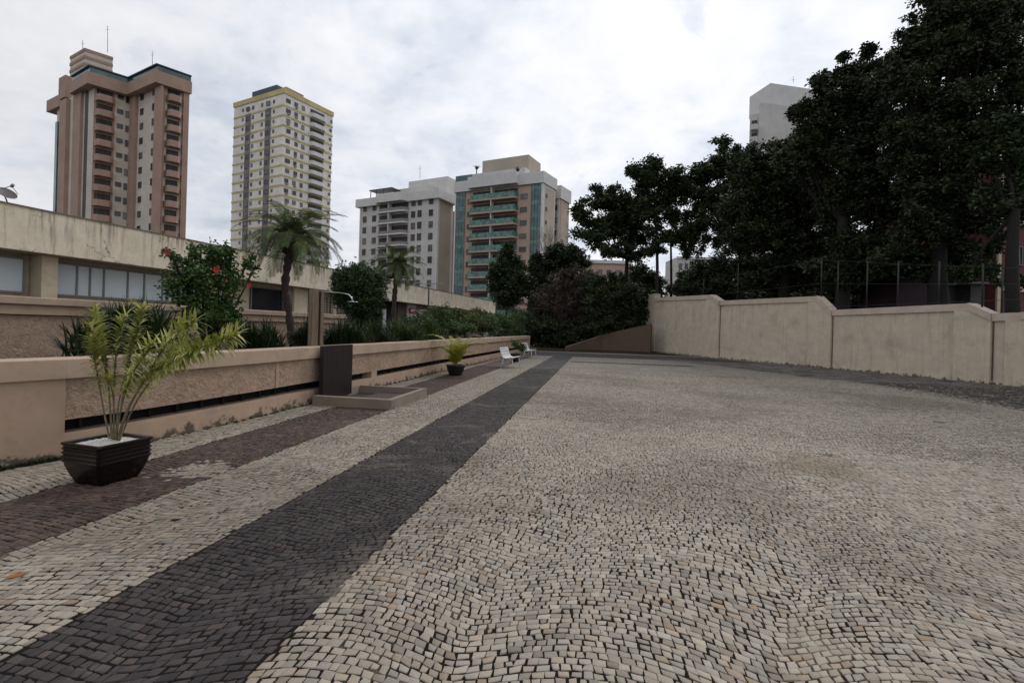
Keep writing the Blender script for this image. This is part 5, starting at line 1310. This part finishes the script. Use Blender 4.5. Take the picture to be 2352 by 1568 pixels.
# spreading almond-type trees, from the left
tree('spreading_tree', 'layered tree with the leftmost crown of the row beyond the wall', (1444, 590, 47, 1440),
     [(1375, 470, 40, 14, 47), (1340, 500, 34, 13, 46), (1420, 455, 40, 22, 47), (1455, 480, 44, 30, 47), (1350, 545, 38, 16, 46), (1400, 520, 50, 24, 47), (1460, 540, 44, 30, 48), (1330, 478, 14, 8, 46), (1375, 440, 16, 12, 47), (1395, 572, 42, 14, 46), (1455, 585, 34, 12, 46), (1430, 500, 50, 24, 49)],
     M['tree2'], zb=0, dens=215, L=.33, tr=.24, grp=TG)
tree('spreading_tree', 'slender tree with straight trunk second from the left beyond the wall', (1508, 520, 44),
     [(1490, 395, 40, 18, 44), (1475, 420, 40, 22, 44), (1530, 410, 42, 26, 44), (1500, 375, 16, 10, 44), (1510, 450, 44, 26, 45), (1560, 440, 40, 30, 45), (1490, 480, 40, 22, 44), (1545, 490, 40, 26, 45), (1570, 540, 34, 24, 44), (1525, 545, 30, 20, 44), (1452, 395, 14, 8, 44), (1500, 570, 26, 14, 44)],
     M['tree2'], dens=215, L=.31, tr=.17, grp=TG)
tree('spreading_tree', 'tree with tufted top third from the left beyond the wall', (1541, 560, 46),
     [(1600, 400, 42, 20, 44), (1640, 380, 44, 24, 44), (1655, 335, 18, 16, 44), (1690, 355, 16, 14, 44), (1690, 400, 50, 34, 44), (1610, 450, 44, 30, 44), (1660, 460, 54, 34, 44), (1600, 510, 40, 26, 44), (1650, 530, 44, 34, 44), (1590, 565, 30, 20, 44), (1580, 425, 34, 20, 44)],
     M['tree2'], dens=230, L=.30, tr=.14, grp=TG)
tree('large_tree', 'big dark tree in the middle of the row whose crown hides the pale building base', (1800, 560, 36),
     [(1730, 400, 50, 60, 36), (1770, 370, 50, 36, 36), (1720, 470, 60, 56, 36), (1780, 460, 60, 60, 36), (1840, 420, 60, 60, 36), (1750, 545, 60, 44, 36), (1820, 540, 60, 48, 36), (1695, 560, 34, 34, 36), (1850, 340, 50, 46, 37), (1890, 480, 60, 60, 36), (1880, 570, 60, 46, 36), (1700, 610, 26, 22, 36), (1770, 600, 50, 24, 36), (1840, 605, 50, 26, 36), (1730, 640, 40, 16, 36)],
     M['tree'], dens=420, L=.28, tr=.42, shell=.2, grp=TG)
tree('large_tree', 'towering dark tree rising to the top edge in front of the pale building', (1935, 500, 31),
     [(1882, 185, 14, 26, 31), (1952, 168, 32, 28, 31), (1872, 285, 40, 46, 31), (1845, 335, 36, 30, 31), (1815, 365, 40, 30, 31), (1838, 250, 20, 30, 31), (1920, 240, 64, 60, 31), (2008, 172, 46, 48, 31), (2000, 260, 76, 70, 31), (1940, 350, 80, 64, 31), (2030, 370, 76, 66, 31), (1960, 460, 80, 60, 31), (2050, 470, 70, 60, 31), (1990, 560, 80, 50, 31), (1860, 340, 40, 44, 31), (1938, 134, 9, 7, 31), (1995, 118, 14, 8, 31), (1900, 610, 50, 26, 31), (1990, 615, 60, 26, 31), (1940, 640, 44, 20, 31)],
     M['tree'], dens=430, L=.25, tr=.45, shell=.2, grp=TG)
tree('large_tree', 'tallest dark tree filling the upper right corner of the view', (2160, 500, 27),
     [(2145, 30, 42, 44, 27), (2092, 108, 38, 42, 27), (2150, 110, 70, 70, 27), (2080, 190, 70, 60, 27), (2200, 30, 70, 60, 27), (2250, 140, 80, 80, 27), (2160, 250, 90, 70, 27), (2100, 330, 70, 60, 27), (2230, 320, 90, 80, 27), (2170, 430, 90, 70, 27), (2110, 520, 60, 50, 27), (2220, 520, 70, 50, 27), (2110, 590, 60, 28, 28), (2190, 590, 60, 30, 28), (2040, 600, 50, 26, 28), (2150, 625, 50, 20, 28), (2080, 622, 44, 20, 28), (2235, 612, 44, 26, 28), (2300, 60, 70, 80, 27), (2330, 210, 60, 90, 27), (2175, -40, 50, 50, 27), (2230, -60, 90, 60, 27), (2330, -60, 80, 80, 27)],
     M['tree'], dens=430, L=.23, tr=.5, shell=.2, grp=TG)
tree('large_tree', 'dark tree at the right edge in front of the red building', (2330, 480, 23.5),
     [(2300, 330, 50, 60, 24), (2350, 380, 60, 60, 24), (2290, 440, 44, 44, 24), (2350, 300, 60, 60, 24), (2400, 420, 60, 90, 24), (2400, 200, 70, 100, 24), (2340, 470, 40, 22, 24), (2270, 560, 26, 30, 25), (2230, 620, 34, 22, 25), (2330, 645, 40, 14, 25)],
     M['tree2'], dens=330, L=.22, tr=.3, shell=.2, grp=TG)
# lower shrubs behind the wall
UG = 'undergrowth trees behind the right wall'
tree('bushy_tree', 'mid green bushy tree below the dark crowns, above the first wall panel', (1650, 650, 45), [(1640, 620, 50, 34, 45), (1690, 630, 40, 34, 45), (1600, 655, 36, 24, 45), (1660, 665, 60, 20, 44), (1570, 665, 30, 18, 45)], M['tree2'], dens=420, L=.26, tr=.12, grp=UG)
tree('bushy_tree', 'dark bushy growth behind the second wall panel', (1800, 650, 40), [(1760, 620, 50, 30, 41), (1830, 615, 60, 32, 41), (1880, 640, 40, 34, 39), (1790, 655, 40, 14, 42)], M['tree'], dens=420, L=.26, tr=.12, grp=UG)
tree('bushy_tree', 'dark bushy growth behind the third wall panel left of the maroon shed', (1980, 650, 33), [(1960, 630, 60, 44, 34), (2030, 640, 40, 40, 34), (1920, 650, 40, 34, 34), (2100, 610, 60, 24, 35), (2180, 600, 60, 26, 35)], M['tree2'], dens=420, L=.24, tr=.12, grp=UG)
for k_, (x_, lb_) in enumerate(((1640, 'low dark thicket far behind the first wall panel'), (1740, 'low dark thicket far behind the second wall panel left of the car'), (1850, 'low dark thicket far behind the second wall panel right of the car'), (1950, 'low dark thicket far behind the third wall panel, left part'), (2060, 'low dark thicket far behind the maroon shed'), (2190, 'low dark thicket far behind the grey sheds'))):
    tree('bushy_tree', lb_, (x_, 660, 58), [(x_-40, 655, 44, 34, 58), (x_+10, 645, 50, 40, 59), (x_+50, 660, 44, 34, 58), (x_, 690, 70, 26, 57)], M['tree'], dens=300, L=.5, tr=.12, grp=UG, shell=.1)
# end of the plaza
EG = 'trees and bushes at the far end of the plaza'
tree('leafy_tree', 'narrow dark green tree in front of the green glass block', (1165, 700, 50), [(1160, 605, 28, 30, 50), (1150, 640, 32, 30, 50), (1180, 630, 30, 30, 50), (1165, 670, 38, 30, 50), (1160, 575, 16, 14, 50), (1205, 660, 20, 24, 50)], M['tree2'], zb=0, dens=520, L=.3, tr=.16, grp=EG)
tree('leafy_tree', 'rounded black green tree beside the bare pale tree', (1300, 680, 56), [(1290, 590, 34, 26, 56), (1320, 600, 30, 26, 56), (1270, 610, 26, 24, 56), (1300, 640, 44, 34, 56), (1240, 640, 30, 30, 55), (1235, 600, 14, 16, 55)], M['tree'], zb=0, dens=520, L=.32, tr=.2, grp=EG)
tree('leafy_tree', 'russet brown thin leaved tree at the end of the dark stripe', (1290, 730, 48), [(1290, 660, 44, 34, 48), (1330, 650, 36, 34, 48), (1260, 700, 40, 36, 48), (1310, 710, 50, 40, 48), (1350, 690, 30, 36, 48), (1245, 700, 26, 30, 49), (1285, 735, 50, 20, 49)], M['redleaf'], zb=0, dens=260, L=.22, tr=.09, grp=EG, limbs=9, bark='barkpale')
tree('bushy_tree', 'large dark bush against the end of the boundary wall', (1430, 730, 45), [(1400, 700, 46, 40, 45), (1440, 680, 40, 34, 45), (1460, 720, 34, 34, 45.5), (1390, 740, 50, 36, 45), (1440, 745, 44, 24, 45), (1370, 660, 30, 26, 46), (1420, 650, 26, 18, 46), (1478, 690, 14, 24, 46)], M['tree'], zb=0, dens=620, L=.24, tr=.14, grp=EG)
tree('bushy_tree', 'low black green hedge across the far end behind the road', (1290, 770, 47), [(1260, 755, 44, 28, 47), (1310, 765, 50, 26, 47), (1350, 760, 40, 28, 46), (1230, 735, 24, 26, 48), (1285, 780, 60, 18, 47), (1220, 770, 26, 22, 48), (1330, 785, 34, 12, 45), (1240, 705, 30, 26, 50), (1280, 715, 36, 26, 51), (1330, 715, 36, 30, 50)], M['tree'], zb=0, dens=620, L=.24, tr=.1, grp=EG)
tree('leafy_tree', 'olive green small tree between the beige building and the first trunk', (1475, 680, 52), [(1470, 640, 34, 28, 52), (1500, 655, 24, 24, 52), (1450, 665, 24, 20, 52), (1485, 670, 44, 16, 51)], M['tree2'], zb=0, dens=460, L=.28, tr=.12, grp=EG)
# bare pale tree
bt = at(1262, 640, 60); r = thing('bare_tree', 'leafless pale tree with thin upright branches before the green glass block', 'tree', (bt.x, bt.y, 0))
b = MB(); b.tube([(bt.x, bt.y, 0), bt+Vector((0, 0, -.5)), at(1262, 618, 60)], [.22, .16, .13], 8); b.build('trunk', M['barkpale'], r)
b = MB(); random.seed(21)
def branch(p, d, L_, r_, lv):
    pts_ = [p]; q = p.copy(); dd = d.copy()
    for k in range(4): dd = (dd+Vector((random.uniform(-.22, .22), random.uniform(-.22, .22), random.uniform(-.02, .2)))).normalized(); q = q+dd*L_/4; pts_.append(q)
    b.tube(pts_, [r_*(1-.16*k) for k in range(5)], 5)
    if lv:
        for k in (2, 3, 4, 4): branch(pts_[k], (dd+Vector((random.uniform(-.55, .55), random.uniform(-.5, .5), random.uniform(-.1, .3)))).normalized(), L_*.62, r_*.5, lv-1)
for k in range(4): branch(at(1262, 622, 60), Vector((random.uniform(-.4, .4), random.uniform(-.4, .4), 1)).normalized(), 2.6, .085, 3)
b.build('branches', M['barkpale'], r)
